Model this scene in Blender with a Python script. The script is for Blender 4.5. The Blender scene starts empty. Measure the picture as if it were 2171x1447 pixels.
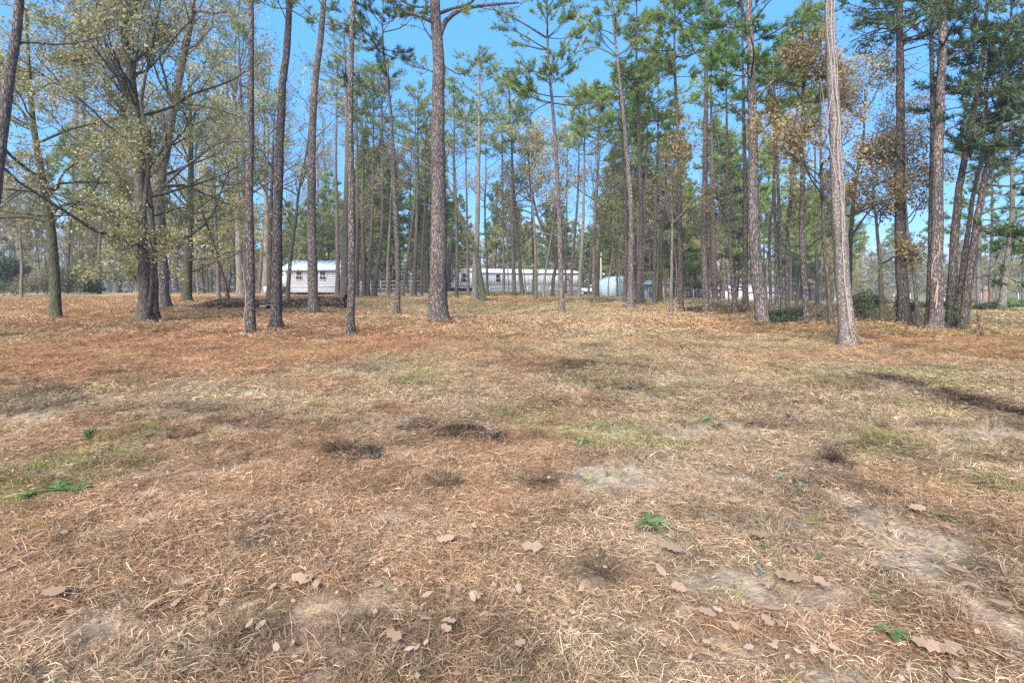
import bpy, math, random
import numpy as np
from mathutils import Vector, Matrix

random.seed(7)
rng = np.random.default_rng(11)
scene = bpy.context.scene
COL = scene.collection

# ------------------------------------------------------------------ camera
F = 1085.5            # focal length in pixels of the 2171 px wide photograph
CX, HY = 1085.5, 590.0
CAMH = 1.6
cam_d = bpy.data.cameras.new('camera')
cam = bpy.data.objects.new('camera', cam_d)
COL.objects.link(cam)
cam_d.sensor_width = 36.0
cam_d.lens = 18.0
cam_d.shift_y = (HY - 723.5) / 2171.0
cam_d.clip_start = 0.05
cam_d.clip_end = 6000.0
cam.location = (0, 0, CAMH)
cam.rotation_euler = (math.radians(90), 0, 0)
scene.camera = cam

# ------------------------------------------------------------------ sky, sun, exposure
SUN_ELEV, SUN_AZ = 40.0, 200.0      # azimuth from +Y, clockwise: behind the camera, slightly left
w = bpy.data.worlds.new('World')
scene.world = w
w.use_nodes = True
nt = w.node_tree
nt.nodes.clear()
sky = nt.nodes.new('ShaderNodeTexSky')
sky.sky_type = 'NISHITA'
sky.sun_disc = False
sky.sun_elevation = math.radians(SUN_ELEV)
sky.sun_rotation = math.radians(SUN_AZ)
sky.altitude = 2500.0
sky.air_density = 1.0
sky.dust_density = 0.1
sky.ozone_density = 3.0
hs = nt.nodes.new('ShaderNodeHueSaturation')
hs.inputs['Saturation'].default_value = 1.12
hs.inputs['Value'].default_value = 1.0
nt.links.new(sky.outputs[0], hs.inputs['Color'])
# thin low cloud
tc = nt.nodes.new('ShaderNodeTexCoord')
mp = nt.nodes.new('ShaderNodeMapping')
mp.inputs['Scale'].default_value = (2.0, 2.0, 9.0)
nt.links.new(tc.outputs['Generated'], mp.inputs[0])
cn = nt.nodes.new('ShaderNodeTexNoise')
cn.inputs['Scale'].default_value = 2.2
cn.inputs['Detail'].default_value = 7
nt.links.new(mp.outputs[0], cn.inputs['Vector'])
sep = nt.nodes.new('ShaderNodeSeparateXYZ')
nt.links.new(tc.outputs['Generated'], sep.inputs[0])
zr = nt.nodes.new('ShaderNodeMapRange')
zr.inputs['From Min'].default_value = 0.02
zr.inputs['From Max'].default_value = 0.16
zr.inputs['To Min'].default_value = 0.30
zr.inputs['To Max'].default_value = 0.0
nt.links.new(sep.outputs['Z'], zr.inputs['Value'])
ad = nt.nodes.new('ShaderNodeMath'); ad.operation = 'ADD'
nt.links.new(cn.outputs[0], ad.inputs[0]); nt.links.new(zr.outputs[0], ad.inputs[1])
cr = nt.nodes.new('ShaderNodeMapRange')
cr.inputs['From Min'].default_value = 0.74
cr.inputs['From Max'].default_value = 1.0
nt.links.new(ad.outputs[0], cr.inputs['Value'])
mix = nt.nodes.new('ShaderNodeMix'); mix.data_type = 'RGBA'
mix.inputs['B'].default_value = (2.6, 2.75, 3.0, 1)
nt.links.new(cr.outputs[0], mix.inputs['Factor'])
even = nt.nodes.new('ShaderNodeMix'); even.data_type = 'RGBA'
even.inputs['Factor'].default_value = 0.82
even.inputs['B'].default_value = (0.30, 1.16, 2.55, 1)
nt.links.new(hs.outputs[0], even.inputs['A'])
nt.links.new(even.outputs['Result'], mix.inputs['A'])
bg = nt.nodes.new('ShaderNodeBackground')
bg.inputs['Strength'].default_value = 0.118
nt.links.new(mix.outputs['Result'], bg.inputs['Color'])
wo = nt.nodes.new('ShaderNodeOutputWorld')
nt.links.new(bg.outputs[0], wo.inputs[0])

sd = bpy.data.lights.new('sun', 'SUN')
sd.energy = 2.45
sd.angle = math.radians(36)
sd.color = (1.0, 0.935, 0.86)
so = bpy.data.objects.new('sun', sd)
COL.objects.link(so)
e, a = math.radians(SUN_ELEV), math.radians(SUN_AZ)
sdir = Vector((math.sin(a) * math.cos(e), math.cos(a) * math.cos(e), math.sin(e)))
so.rotation_euler = sdir.to_track_quat('Z', 'Y').to_euler()
so.location = (0, -5, 30)

scene.view_settings.view_transform = 'Standard'
scene.view_settings.look = 'None'
scene.view_settings.gamma = 1.0
scene.view_settings.exposure = 2.03
scene.view_settings.use_curve_mapping = False
scene.cycles.use_denoising = False
scene.cycles.max_bounces = 5
scene.cycles.diffuse_bounces = 3
scene.cycles.transparent_max_bounces = 4

# ------------------------------------------------------------------ noise and terrain
def _hash(ix, iy, seed):
    n = (ix * 374761393 + iy * 668265263 + seed * 1442695041) & 0xffffffff
    n = ((n ^ (n >> 13)) * 1274126177) & 0xffffffff
    n = (n ^ (n >> 16)) & 0xffffffff
    return n / 4294967295.0

def vnoise(x, y, seed=0):
    x = np.asarray(x, float); y = np.asarray(y, float)
    ix = np.floor(x).astype(np.int64); iy = np.floor(y).astype(np.int64)
    fx = x - ix; fy = y - iy
    fx = fx * fx * (3 - 2 * fx); fy = fy * fy * (3 - 2 * fy)
    a = _hash(ix, iy, seed); b = _hash(ix + 1, iy, seed)
    c = _hash(ix, iy + 1, seed); d = _hash(ix + 1, iy + 1, seed)
    return (a + (b - a) * fx) * (1 - fy) + (c + (d - c) * fx) * fy

def fbm(x, y, seed=0, octv=4):
    s = 0; amp = 0.5; t = 0
    for o in range(octv):
        s = s + amp * vnoise(x * 2 ** o + 17.3 * o, y * 2 ** o - 9.1 * o, seed + o)
        t += amp; amp *= 0.55
    return s / t

def sstep(a, b, x):
    t = np.clip((np.asarray(x, float) - a) / (b - a), 0, 1)
    return t * t * (3 - 2 * t)

def zbase(x, y):
    x = np.asarray(x, float); y = np.asarray(y, float)
    kr = 0.056 * sstep(0, 34, x)
    z = -kr * (np.clip(y, 30, 112) - 30)
    kl = 0.035 * sstep(-12, -30, x)
    z = z - kl * (np.clip(y, 58, 150) - 58)
    kc = 0.02 * (1 - sstep(0, 34, x)) * (1 - sstep(-12, -30, x))
    z = z - kc * (np.clip(y, 62, 150) - 62)
    return z

def gpos(px, py):
    """world x, y of the ground seen at a pixel of the photograph"""
    d = 1.2; u = (px - CX) / F; k = (py - HY) / F
    prev = d
    while d < 400:
        if CAMH - k * d <= float(zbase(u * d, d)):
            lo, hi = prev, d
            for _ in range(18):
                m = 0.5 * (lo + hi)
                if CAMH - k * m <= float(zbase(u * m, m)): hi = m
                else: lo = m
            return u * hi, hi
        prev = d
        d *= 1.03
    return u * 150.0, 150.0

# features seen on the ground: (px, py, half width px, half height px, strength)
DARK = [(750, 975, 65, 14, 1), (1000, 930, 75, 10, 1), (880, 912, 50, 7, .7), (1150, 938, 70, 7, .7), (1010, 935, 30, 12, .6),
        (1240, 785, 110, 12, .7), (1330, 830, 60, 10, .8), (1290, 808, 100, 9, .6), (1360, 792, 40, 9, .6),
        (1690, 900, 50, 9, .9), (1750, 995, 50, 18, 1), (1960, 905, 70, 7, .6), (30, 822, 45, 7, 1), (120, 838, 90, 5, .7),
        (1100, 1040, 70, 16, .5), (930, 1040, 50, 14, .6), (280, 1300, 90, 8, .4),
        (1280, 1255, 60, 16, .8), (780, 1040, 60, 9, .4), (560, 1120, 60, 12, .3), (1100, 775, 70, 8, .4),
        (700, 955, 90, 12, .4), (1420, 870, 60, 8, .4), (1560, 855, 80, 6, .4), (1870, 845, 60, 6, .4),
        (1980, 1010, 60, 9, .3), (310, 900, 90, 8, .3), (90, 1010, 110, 9, .5), (500, 860, 90, 6, .3), (1300, 975, 90, 12, .35),
        (1180, 1020, 60, 10, .4), (1500, 1100, 40, 14, .4), (640, 880, 60, 6, .3)]
BARE = [(90, 885, 90, 14, 1), (230, 845, 110, 8, .9), (110, 1008, 70, 6, .9), (815, 1092, 62, 18, 1), (1310, 1025, 120, 30, .9),
        (700, 1330, 120, 60, 1), (820, 1300, 50, 20, .6), (110, 1340, 150, 45, .75), (1760, 790, 90, 8, .9), (1700, 775, 50, 3, .8), (680, 1425, 150, 40, .8),
        (1550, 1400, 80, 45, 1), (1440, 1300, 55, 26, .7), (1310, 1330, 40, 14, .4), (955, 1365, 90, 18, .8), (850, 965, 50, 16, .5),
        (1560, 1020, 60, 14, .4), (1460, 905, 70, 8, .4), (200, 915, 90, 10, .4), (740, 835, 80, 8, .4), (1200, 1215, 50, 14, .5),
        (560, 640, 60, 4, .4), (260, 1280, 80, 20, .5), (620, 1340, 60, 30, .5), (350, 940, 80, 8, .3)]
GREEN = [(50, 1058, 90, 18, 1), (60, 850, 80, 8, .7), (935, 822, 35, 5, 1), (870, 800, 90, 18, .6), (1775, 820, 50, 8, 1),
         (1560, 865, 70, 9, .5), (1870, 965, 60, 18, .8), (1690, 720, 50, 5, .8), (720, 860, 55, 8, .7), (800, 745, 160, 10, .5),
         (900, 648, 180, 10, .55), (1100, 655, 160, 8, .7), (1050, 660, 90, 8, .5), (650, 905, 40, 10, .4), (1250, 945, 40, 8, .6),
         (1080, 965, 50, 12, .4), (480, 935, 50, 8, .3), (1330, 660, 120, 8, .4), (1700, 690, 200, 6, .1), (2010, 660, 260, 12, .8),
         (1550, 648, 200, 8, .5), (80, 690, 60, 5, .3), (1350, 740, 300, 12, .25), (850, 770, 100, 6, .6), (180, 700, 80, 6, .3),
         (520, 765, 100, 6, .3), (1640, 760, 100, 6, .3), (2080, 690, 130, 12, .45), (60, 1130, 60, 20, .4), (270, 810, 90, 6, .5),
         (380, 690, 60, 5, .3), (600, 830, 60, 5, .2), (1960, 730, 60, 5, .3)]
ORANGE = [(250, 745, 420, 60, 1), (620, 715, 330, 38, 1), (560, 674, 220, 22, .9), (900, 690, 120, 10, 1), (1700, 700, 260, 16, 1), (2050, 730, 220, 32, 1),
          (1400, 690, 120, 10, .6), (300, 640, 400, 22, .9), (640, 632, 200, 8, 1), (1110, 640, 120, 6, .9), (1500, 690, 60, 8, .8),
          (950, 640, 60, 6, .7), (1560, 1330, 160, 90, .5), (2000, 1050, 140, 60, .4), (900, 875, 120, 10, .5), (680, 820, 90, 10, .7),
          (1900, 1350, 200, 60, .4), (430, 1080, 60, 16, .4), (1000, 1350, 180, 60, .3), (1130, 690, 200, 8, .6), (2100, 1130, 120, 60, .4), (1830, 760, 260, 16, .5)]
TRACK = [(1805, 1060), (1850, 1100), (1895, 1150), (1950, 1195), (2010, 1245), (2080, 1300), (2150, 1345), (2260, 1400)]
RUT = [(1870, 815), (1950, 830), (2030, 852), (2100, 868), (2171, 884), (2260, 905)]
RUT2 = [(1400, 905), (1500, 895), (1640, 900), (1800, 905), (1950, 912), (2100, 930), (2250, 960)]
RUT3 = [(-60, 1000), (100, 995), (300, 985), (450, 960), (620, 935), (800, 905), (1000, 880), (1250, 860), (1500, 850), (1750, 838)]

def _ell(lst):
    o = []
    for px, py, rx, ry, s in lst:
        x, y = gpos(px, py)
        _, y1 = gpos(px, py + ry); _, y0 = gpos(px, py - ry)
        rx, ry = rx * 1.1, ry * 1.1
        o.append((x, y, max(rx * y / F, .05), max((y0 - y1) * .5, .05), s))
    return o
E_DARK, E_BARE, E_GREEN, E_ORANGE = _ell(DARK), _ell(BARE), _ell(GREEN), _ell(ORANGE)

def blobs(ells, x, y, jit, soft=0.55):
    m = np.zeros_like(x)
    for ex, ey, rx, ry, s in ells:
        r = np.sqrt(((x - ex) / rx) ** 2 + ((y - ey) / ry) ** 2)
        r = r + (jit - .5) * 1.2
        m = np.maximum(m, s * (1 - sstep(soft + .25, 1.3, r)))
    return m

def pline(pts, x, y, wd):
    P = [gpos(a, b) for a, b in pts]
    best = np.full_like(x, 1e9)
    for (x0, y0), (x1, y1) in zip(P[:-1], P[1:]):
        dx, dy = x1 - x0, y1 - y0
        t = np.clip(((x - x0) * dx + (y - y0) * dy) / (dx * dx + dy * dy), 0, 1)
        best = np.minimum(best, np.hypot(x - x0 - t * dx, y - y0 - t * dy))
    return best / wd

def masks(x, y):
    x = np.asarray(x, float); y = np.asarray(y, float)
    j1 = fbm(x * 2.3, y * 2.3, 3, 4); j2 = fbm(x * .9, y * .9, 31, 4); j3 = fbm(x * .25, y * .25, 57, 4)
    dark = blobs(E_DARK, x, y, j1, .3)
    bare = blobs(E_BARE, x, y, j1, .2)
    green = blobs(E_GREEN, x, y, j1 * .5 + j2 * .5, .2) * sstep(.36, .6, j1 * .5 + j2 * .5)
    orange = blobs(E_ORANGE, x, y, j2, .5)
    tr = pline(TRACK, x, y, .22) + (j1 - .5) * 1.3
    bare = np.maximum(bare, .8 * (1 - sstep(.5, 1.25, tr)))
    dark = np.maximum(dark, .7 * sstep(.9, 1.2, tr) * (1 - sstep(1.3, 1.7, tr)) * sstep(.4, .6, j2))
    rt = pline(RUT, x, y, .22) + (j1 - .5) * 1.2
    dark = np.maximum(dark, 1 - sstep(.4, 1.1, rt))
    r2 = pline(RUT2, x, y, .22) + (j1 - .5) * 1.6
    dark = np.maximum(dark, .45 * (1 - sstep(.3, 1.1, r2)))
    r3 = pline(RUT3, x, y, .35) + (j1 - .5) * 1.6
    dark = np.maximum(dark, .3 * (1 - sstep(.3, 1.1, r3)))
    # scattered, unplanned thatch and bare spots
    near = 1 - sstep(16, 24, y)
    brk = fbm(x * 6.5, y * 5, 411, 4)
    dark = dark * (.25 + .95 * sstep(.42, .58, brk))
    bare = bare * (.5 + .6 * sstep(.40, .55, fbm(x * 5 + 3, y * 4, 421, 4)))
    green = green * (.35 + .8 * sstep(.42, .6, fbm(x * 4, y * 3, 431, 4)))
    dark = np.maximum(dark, near * .5 * sstep(.62, .74, fbm(x * 1.1 + 40, y * 2.0, 71, 4)))
    bare = np.maximum(bare, near * .5 * sstep(.63, .74, fbm(x * .8 - 20, y * 1.6, 83, 4)))
    green = np.maximum(green, .45 * sstep(.62, .72, fbm(x * .8 + 9, y * .8, 91, 4)))
    orange = np.maximum(orange, .5 * sstep(.52, .66, j3) * (1 - sstep(26, 40, y)))
    far = sstep(34, 60, y) * sstep(4, 14, x)
    green = np.maximum(green, far * .75)
    orange = orange * (1 - far * .9)
    return dark, bare, green, orange, j1, j2, j3

C_TAN = np.array([.470, .370, .235]); C_ORG = np.array([.400, .230, .135]); C_DRK = np.array([.095, .070, .052])
C_BARE = np.array([.520, .395, .285]); C_GRN = np.array([.235, .275, .095]); C_RED = np.array([.450, .350, .245]); C_GRY = np.array([.350, .285, .215])

def gcolor(x, y, m=None):
    dark, bare, green, orange, j1, j2, j3 = m if m is not None else masks(x, y)
    c = np.ones(x.shape + (3,)) * C_TAN
    def mixin(c, col, f):
        f = np.clip(f, 0, 1)[..., None]
        return c * (1 - f) + col * f
    c = mixin(c, C_GRY, sstep(.40, .62, j2) * .65 * (1 - sstep(9, 16, y)))
    c = mixin(c, C_RED, (1 - sstep(3.0, 6.5, y + (j1 - .5) * 3)) * .8)
    c = mixin(c, C_ORG, orange * (.55 + .5 * j1))
    c = mixin(c, C_GRN, green * .75)
    c = mixin(c, C_BARE, bare * .9)
    c = mixin(c, C_DRK, dark * .85)
    return c * (.78 + .44 * fbm(x * 5, y * 5, 12, 3))[..., None]

def zground(x, y, m=None):
    x = np.asarray(x, float); y = np.asarray(y, float)
    dark, bare, green, orange, j1, j2, j3 = m if m is not None else masks(x, y)
    near = 1 - sstep(18, 40, y)
    z = zbase(x, y) + (fbm(x * .35, y * .35, 5, 3) - .5) * .12 * (1 - sstep(60, 120, y)) * sstep(0, 3, y)
    z = z + (j1 - .5) * .09 * near + (fbm(x * 9, y * 9, 44, 3) - .5) * .022 * near
    z = z + dark * .09 * near * (.4 + 1.2 * j1) - bare * .018 * near + orange * .01
    return z

def gz(x, y):
    return float(zground(np.array([x]), np.array([y]))[0])

# ------------------------------------------------------------------ materials
def newmat(name):
    m = bpy.data.materials.new(name)
    m.use_nodes = True
    t = m.node_tree
    t.nodes.clear()
    out = t.nodes.new('ShaderNodeOutputMaterial')
    return m, t, out

def N(t, typ, **kw):
    n = t.nodes.new(typ)
    for k, v in kw.items():
        setattr(n, k, v)
    return n

def ramp(t, stops, src=None, interp='LINEAR'):
    r = t.nodes.new('ShaderNodeValToRGB')
    r.color_ramp.interpolation = interp
    el = r.color_ramp.elements
    while len(el) < len(stops): el.new(0.5)
    for i, (p, c) in enumerate(stops):
        el[i].position = p
        el[i].color = (c[0], c[1], c[2], 1) if not isinstance(c, (int, float)) else (c, c, c, 1)
    if src is not None: t.links.new(src, r.inputs[0])
    return r

def mixrgb(t, a, b, fac, mode='MIX'):
    m = t.nodes.new('ShaderNodeMix'); m.data_type = 'RGBA'; m.blend_type = mode
    for k, v in (('A', a), ('B', b), ('Factor', fac)):
        if hasattr(v, 'links') or hasattr(v, 'is_linked'): t.links.new(v, m.inputs[k])
        elif isinstance(v, (int, float)): m.inputs[k].default_value = v
        else: m.inputs[k].default_value = (v[0], v[1], v[2], 1)
    return m.outputs['Result']

def ground_material():
    m, t, out = newmat('leaf strewn ground')
    at = N(t, 'ShaderNodeAttribute', attribute_name='gcol')
    geo = N(t, 'ShaderNodeNewGeometry')
    cur = at.outputs['Color']
    hs_ = None
    # crossed fibre noises: straw lying in every direction
    fibs = []
    for k, (ang, sx, sy) in enumerate(((20, 16, 60), (75, 15, 58), (130, 17, 62), (165, 50, 16))):
        mp = N(t, 'ShaderNodeMapping')
        mp.inputs['Rotation'].default_value = (0, 0, math.radians(ang))
        mp.inputs['Scale'].default_value = (sx, sy, 30)
        t.links.new(geo.outputs['Position'], mp.inputs[0])
        n = N(t, 'ShaderNodeTexNoise'); n.inputs['Scale'].default_value = 1.0; n.inputs['Detail'].default_value = 3
        n.inputs['Distortion'].default_value = .6
        t.links.new(mp.outputs[0], n.inputs['Vector'])
        fibs.append(n.outputs[0])
    mx = fibs[0]
    for f in fibs[1:]:
        q = N(t, 'ShaderNodeMath', operation='MAXIMUM'); t.links.new(mx, q.inputs[0]); t.links.new(f, q.inputs[1]); mx = q.outputs[0]
    r1 = ramp(t, [(.50, .62), (.62, .97), (.78, 1.3)], mx)
    cur = mixrgb(t, cur, r1.outputs[0], 1.0, 'MULTIPLY')
    n2 = N(t, 'ShaderNodeTexNoise'); n2.inputs['Scale'].default_value = 7; n2.inputs['Detail'].default_value = 8; n2.inputs['Roughness'].default_value = .7
    t.links.new(geo.outputs['Position'], n2.inputs['Vector'])
    r2 = ramp(t, [(.3, (.62, .58, .52)), (.5, (1, 1, 1)), (.72, (1.25, 1.18, 1.05))], n2.outputs[0])
    cur = mixrgb(t, cur, r2.outputs[0], 1.0, 'MULTIPLY')
    v = N(t, 'ShaderNodeTexVoronoi'); v.inputs['Scale'].default_value = 11
    t.links.new(geo.outputs['Position'], v.inputs['Vector'])
    r3 = ramp(t, [(.0, (1.3, 1.1, .95)), (.5, (1, 1, 1)), (1, (.7, .72, .75))], v.outputs['Color'])
    cur = mixrgb(t, cur, r3.outputs[0], .5, 'MULTIPLY')
    b = N(t, 'ShaderNodeBump'); b.inputs['Strength'].default_value = .8; b.inputs['Distance'].default_value = .02
    t.links.new(mx, b.inputs['Height'])
    b2 = N(t, 'ShaderNodeBump'); b2.inputs['Strength'].default_value = .7; b2.inputs['Distance'].default_value = .06
    t.links.new(n2.outputs[0], b2.inputs['Height']); t.links.new(b.outputs[0], b2.inputs['Normal'])
    p = N(t, 'ShaderNodeBsdfDiffuse')
    t.links.new(cur, p.inputs['Color']); t.links.new(b2.outputs[0], p.inputs['Normal'])
    t.links.new(p.outputs[0], out.inputs[0])
    return m

def strand_material(name, stops, transl=.15, inst=True):
    m, t, out = newmat(name)
    geo = N(t, 'ShaderNodeNewGeometry')
    r = ramp(t, stops, geo.outputs['Random Per Island'])
    cur = r.outputs[0]
    if inst:
        at = N(t, 'ShaderNodeAttribute', attribute_name='tint', attribute_type='INSTANCER')
        cur = mixrgb(t, at.outputs['Color'], cur, 1.0, 'MULTIPLY')
    d = N(t, 'ShaderNodeBsdfDiffuse'); t.links.new(cur, d.inputs[0])
    tr = N(t, 'ShaderNodeBsdfTranslucent'); t.links.new(cur, tr.inputs[0])
    mx = N(t, 'ShaderNodeMixShader'); mx.inputs[0].default_value = transl
    t.links.new(d.outputs[0], mx.inputs[1]); t.links.new(tr.outputs[0], mx.inputs[2])
    t.links.new(mx.outputs[0], out.inputs[0])
    return m

def leaf_material(name, stops, transl=.35, objvar=.25):
    m, t, out = newmat(name)
    geo = N(t, 'ShaderNodeNewGeometry')
    oi = N(t, 'ShaderNodeObjectInfo')
    n = N(t, 'ShaderNodeTexNoise'); n.inputs['Scale'].default_value = .55; n.inputs['Detail'].default_value = 2
    t.links.new(geo.outputs['Position'], n.inputs['Vector'])
    # hue picked from a mix of island random and a soft clump noise
    a = N(t, 'ShaderNodeMath', operation='MULTIPLY'); a.inputs[1].default_value = .55; t.links.new(geo.outputs['Random Per Island'], a.inputs[0])
    s = N(t, 'ShaderNodeMapRange'); s.inputs['From Min'].default_value = .35; s.inputs['From Max'].default_value = .65; s.inputs['To Max'].default_value = .45
    t.links.new(n.outputs[0], s.inputs['Value'])
    q = N(t, 'ShaderNodeMath', operation='ADD'); t.links.new(a.outputs[0], q.inputs[0]); t.links.new(s.outputs[0], q.inputs[1])
    r = ramp(t, stops, q.outputs[0])
    hv = N(t, 'ShaderNodeHueSaturation')
    vr = N(t, 'ShaderNodeMapRange'); vr.inputs['To Min'].default_value = 1 - objvar; vr.inputs['To Max'].default_value = 1 + objvar
    t.links.new(oi.outputs['Random'], vr.inputs['Value']); t.links.new(vr.outputs[0], hv.inputs['Value'])
    t.links.new(r.outputs[0], hv.inputs['Color'])
    d = N(t, 'ShaderNodeBsdfDiffuse'); t.links.new(hv.outputs[0], d.inputs[0])
    tr = N(t, 'ShaderNodeBsdfTranslucent'); t.links.new(hv.outputs[0], tr.inputs[0])
    mx = N(t, 'ShaderNodeMixShader'); mx.inputs[0].default_value = transl
    t.links.new(d.outputs[0], mx.inputs[1]); t.links.new(tr.outputs[0], mx.inputs[2])
    t.links.new(mx.outputs[0], out.inputs[0])
    return m

def bark_material(name, plate, plate2, fissure, scale=9.0, stretch=.28, moss=0.0, depth=.03):
    m, t, out = newmat(name)
    tc = N(t, 'ShaderNodeTexCoord'); oi = N(t, 'ShaderNodeObjectInfo')
    off = N(t, 'ShaderNodeVectorMath', operation='SCALE'); off.inputs[0].default_value = (37, 11, 53)
    t.links.new(oi.outputs['Random'], off.inputs['Scale'])
    av = N(t, 'ShaderNodeVectorMath', operation='ADD')
    t.links.new(tc.outputs['Object'], av.inputs[0]); t.links.new(off.outputs[0], av.inputs[1])
    mp = N(t, 'ShaderNodeMapping'); mp.inputs['Scale'].default_value = (scale * 1.5, scale * 1.5, scale * 1.5 * stretch)
    t.links.new(av.outputs[0], mp.inputs[0])
    dn = N(t, 'ShaderNodeTexNoise'); dn.inputs['Scale'].default_value = 1.6; dn.inputs['Detail'].default_value = 5
    t.links.new(mp.outputs[0], dn.inputs['Vector'])
    dm = N(t, 'ShaderNodeMix', data_type='RGBA'); dm.inputs['Factor'].default_value = .5
    t.links.new(mp.outputs[0], dm.inputs['A']); t.links.new(dn.outputs['Color'], dm.inputs['B'])
    v = N(t, 'ShaderNodeTexVoronoi', feature='DISTANCE_TO_EDGE'); v.inputs['Scale'].default_value = 1.9
    t.links.new(dm.outputs['Result'], v.inputs['Vector'])
    vc = N(t, 'ShaderNodeTexVoronoi'); vc.inputs['Scale'].default_value = 1.9
    t.links.new(dm.outputs['Result'], vc.inputs['Vector'])
    fine = N(t, 'ShaderNodeTexNoise'); fine.inputs['Scale'].default_value = 5; fine.inputs['Detail'].default_value = 6; fine.inputs['Roughness'].default_value = .75
    t.links.new(mp.outputs[0], fine.inputs['Vector'])
    big = N(t, 'ShaderNodeTexNoise'); big.inputs['Scale'].default_value = .6; big.inputs['Detail'].default_value = 3
    t.links.new(av.outputs[0], big.inputs['Vector'])
    pc = mixrgb(t, plate, plate2, vc.outputs['Color'])
    fn_ = N(t, 'ShaderNodeMath', operation='MULTIPLY_ADD'); t.links.new(dn.outputs[0], fn_.inputs[0]); fn_.inputs[1].default_value = .45; t.links.new(v.outputs['Distance'], fn_.inputs[2])
    r = ramp(t, [(.20, 0.0), (.30, .45), (.44, 1.0)], fn_.outputs[0])
    c = mixrgb(t, fissure, pc, r.outputs[0])
    rf = ramp(t, [(.3, .6), (.5, 1.0), (.72, 1.4)], fine.outputs[0])
    c = mixrgb(t, c, rf.outputs[0], 1.0, 'MULTIPLY')
    rb = ramp(t, [(.3, (.75, .78, .8)), (.6, (1.12, 1.05, 1.0))], big.outputs[0])
    c = mixrgb(t, c, rb.outputs[0], 1.0, 'MULTIPLY')
    hv = N(t, 'ShaderNodeHueSaturation')
    vr = N(t, 'ShaderNodeMapRange'); vr.inputs['To Min'].default_value = .72; vr.inputs['To Max'].default_value = 1.18
    t.links.new(oi.outputs['Random'], vr.inputs['Value']); t.links.new(vr.outputs[0], hv.inputs['Value']); t.links.new(c, hv.inputs['Color'])
    c = hv.outputs[0]
    if moss > 0:
        mn = N(t, 'ShaderNodeTexNoise'); mn.inputs['Scale'].default_value = 2.2; mn.inputs['Detail'].default_value = 5
        t.links.new(av.outputs[0], mn.inputs['Vector'])
        mr = ramp(t, [(.5 - .15 * moss, 0.0), (.68, moss)], mn.outputs[0])
        c = mixrgb(t, c, (.10, .115, .055), mr.outputs[0])
    b = N(t, 'ShaderNodeBump'); b.inputs['Strength'].default_value = .9; b.inputs['Distance'].default_value = depth
    t.links.new(r.outputs[0], b.inputs['Height'])
    b2 = N(t, 'ShaderNodeBump'); b2.inputs['Strength'].default_value = .6; b2.inputs['Distance'].default_value = depth * .4
    t.links.new(fine.outputs[0], b2.inputs['Height']); t.links.new(b.outputs[0], b2.inputs['Normal'])
    p = N(t, 'ShaderNodeBsdfDiffuse')
    t.links.new(c, p.inputs['Color']); t.links.new(b2.outputs[0], p.inputs['Normal'])
    t.links.new(p.outputs[0], out.inputs[0])
    return m

def plain(name, col, rough=.6, noise=.15, nscale=6.0, metal=0.0, spec=.5, bump=0.0):
    m, t, out = newmat(name)
    p = N(t, 'ShaderNodeBsdfPrincipled')
    p.inputs['Roughness'].default_value = rough; p.inputs['Metallic'].default_value = metal
    p.inputs['Specular IOR Level'].default_value = spec
    tc = N(t, 'ShaderNodeTexCoord')
    n = N(t, 'ShaderNodeTexNoise'); n.inputs['Scale'].default_value = nscale; n.inputs['Detail'].default_value = 5
    t.links.new(tc.outputs['Object'], n.inputs['Vector'])
    r = ramp(t, [(.3, 1 - noise), (.7, 1 + noise * .5)], n.outputs[0])
    c = mixrgb(t, col, r.outputs[0], 1.0, 'MULTIPLY')
    t.links.new(c, p.inputs['Base Color'])
    if bump:
        b = N(t, 'ShaderNodeBump'); b.inputs['Distance'].default_value = bump
        t.links.new(n.outputs[0], b.inputs['Height']); t.links.new(b.outputs[0], p.inputs['Normal'])
    t.links.new(p.outputs[0], out.inputs[0])
    return m

M_GROUND = ground_material()
STOPS_STRAW = [(0, (.22, .19, .17)), (.28, (.6, .54, .48)), (.48, (1.2, 1.02, .85)), (.62, (1.05, 1.03, .96)), (.8, (1.7, 1.65, 1.5)), (.93, (2.3, 2.2, 2.05)), (1, (.4, .38, .36))]
STOPS_NEEDLE = [(0, (.42, .38, .36)), (.3, (1.0, .86, .76)), (.55, (1.35, 1.1, .9)), (.8, (1.2, 1.17, 1.1)), (1, (1.7, 1.55, 1.4))]
M_STRAW = strand_material('dry straw', STOPS_STRAW)
M_NEEDLE = strand_material('fallen pine needles', STOPS_NEEDLE)
M_GRASS = strand_material('grass blades', [(0, (.6, .65, .5)), (.5, (1, 1, 1)), (.85, (1.5, 1.35, 1.2)), (1, (2.2, 1.7, 1.8))], .3)
M_LITTER = strand_material('small fallen leaves', [(0, (.12, .08, .06)), (.3, (.22, .15, .10)), (.6, (.30, .21, .15)), (.85, (.40, .31, .24)), (1, (.26, .13, .07))], .1, inst=False)
M_OAKLEAF = leaf_material('dry oak leaf', [(0, (.20, .11, .07)), (.35, (.31, .20, .13)), (.7, (.41, .29, .20)), (1, (.28, .14, .09))], .1, .15)
M_WEED = leaf_material('weed leaf', [(0, (.075, .125, .045)), (.5, (.13, .20, .075)), (1, (.23, .29, .15))], .25, .2)
M_PINELEAF = leaf_material('pine needles', [(0, (.10, .15, .045)), (.35, (.19, .26, .075)), (.7, (.29, .35, .11)), (1, (.38, .39, .18))], .3)
M_PINEBRIGHT = leaf_material('bright pine needles', [(0, (.09, .16, .04)), (.5, (.16, .28, .07)), (1, (.28, .40, .14))], .35)
M_PINEDARK = leaf_material('dark pine needles', [(0, (.055, .080, .038)), (.5, (.10, .14, .060)), (1, (.19, .21, .12))], .25)
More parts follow.
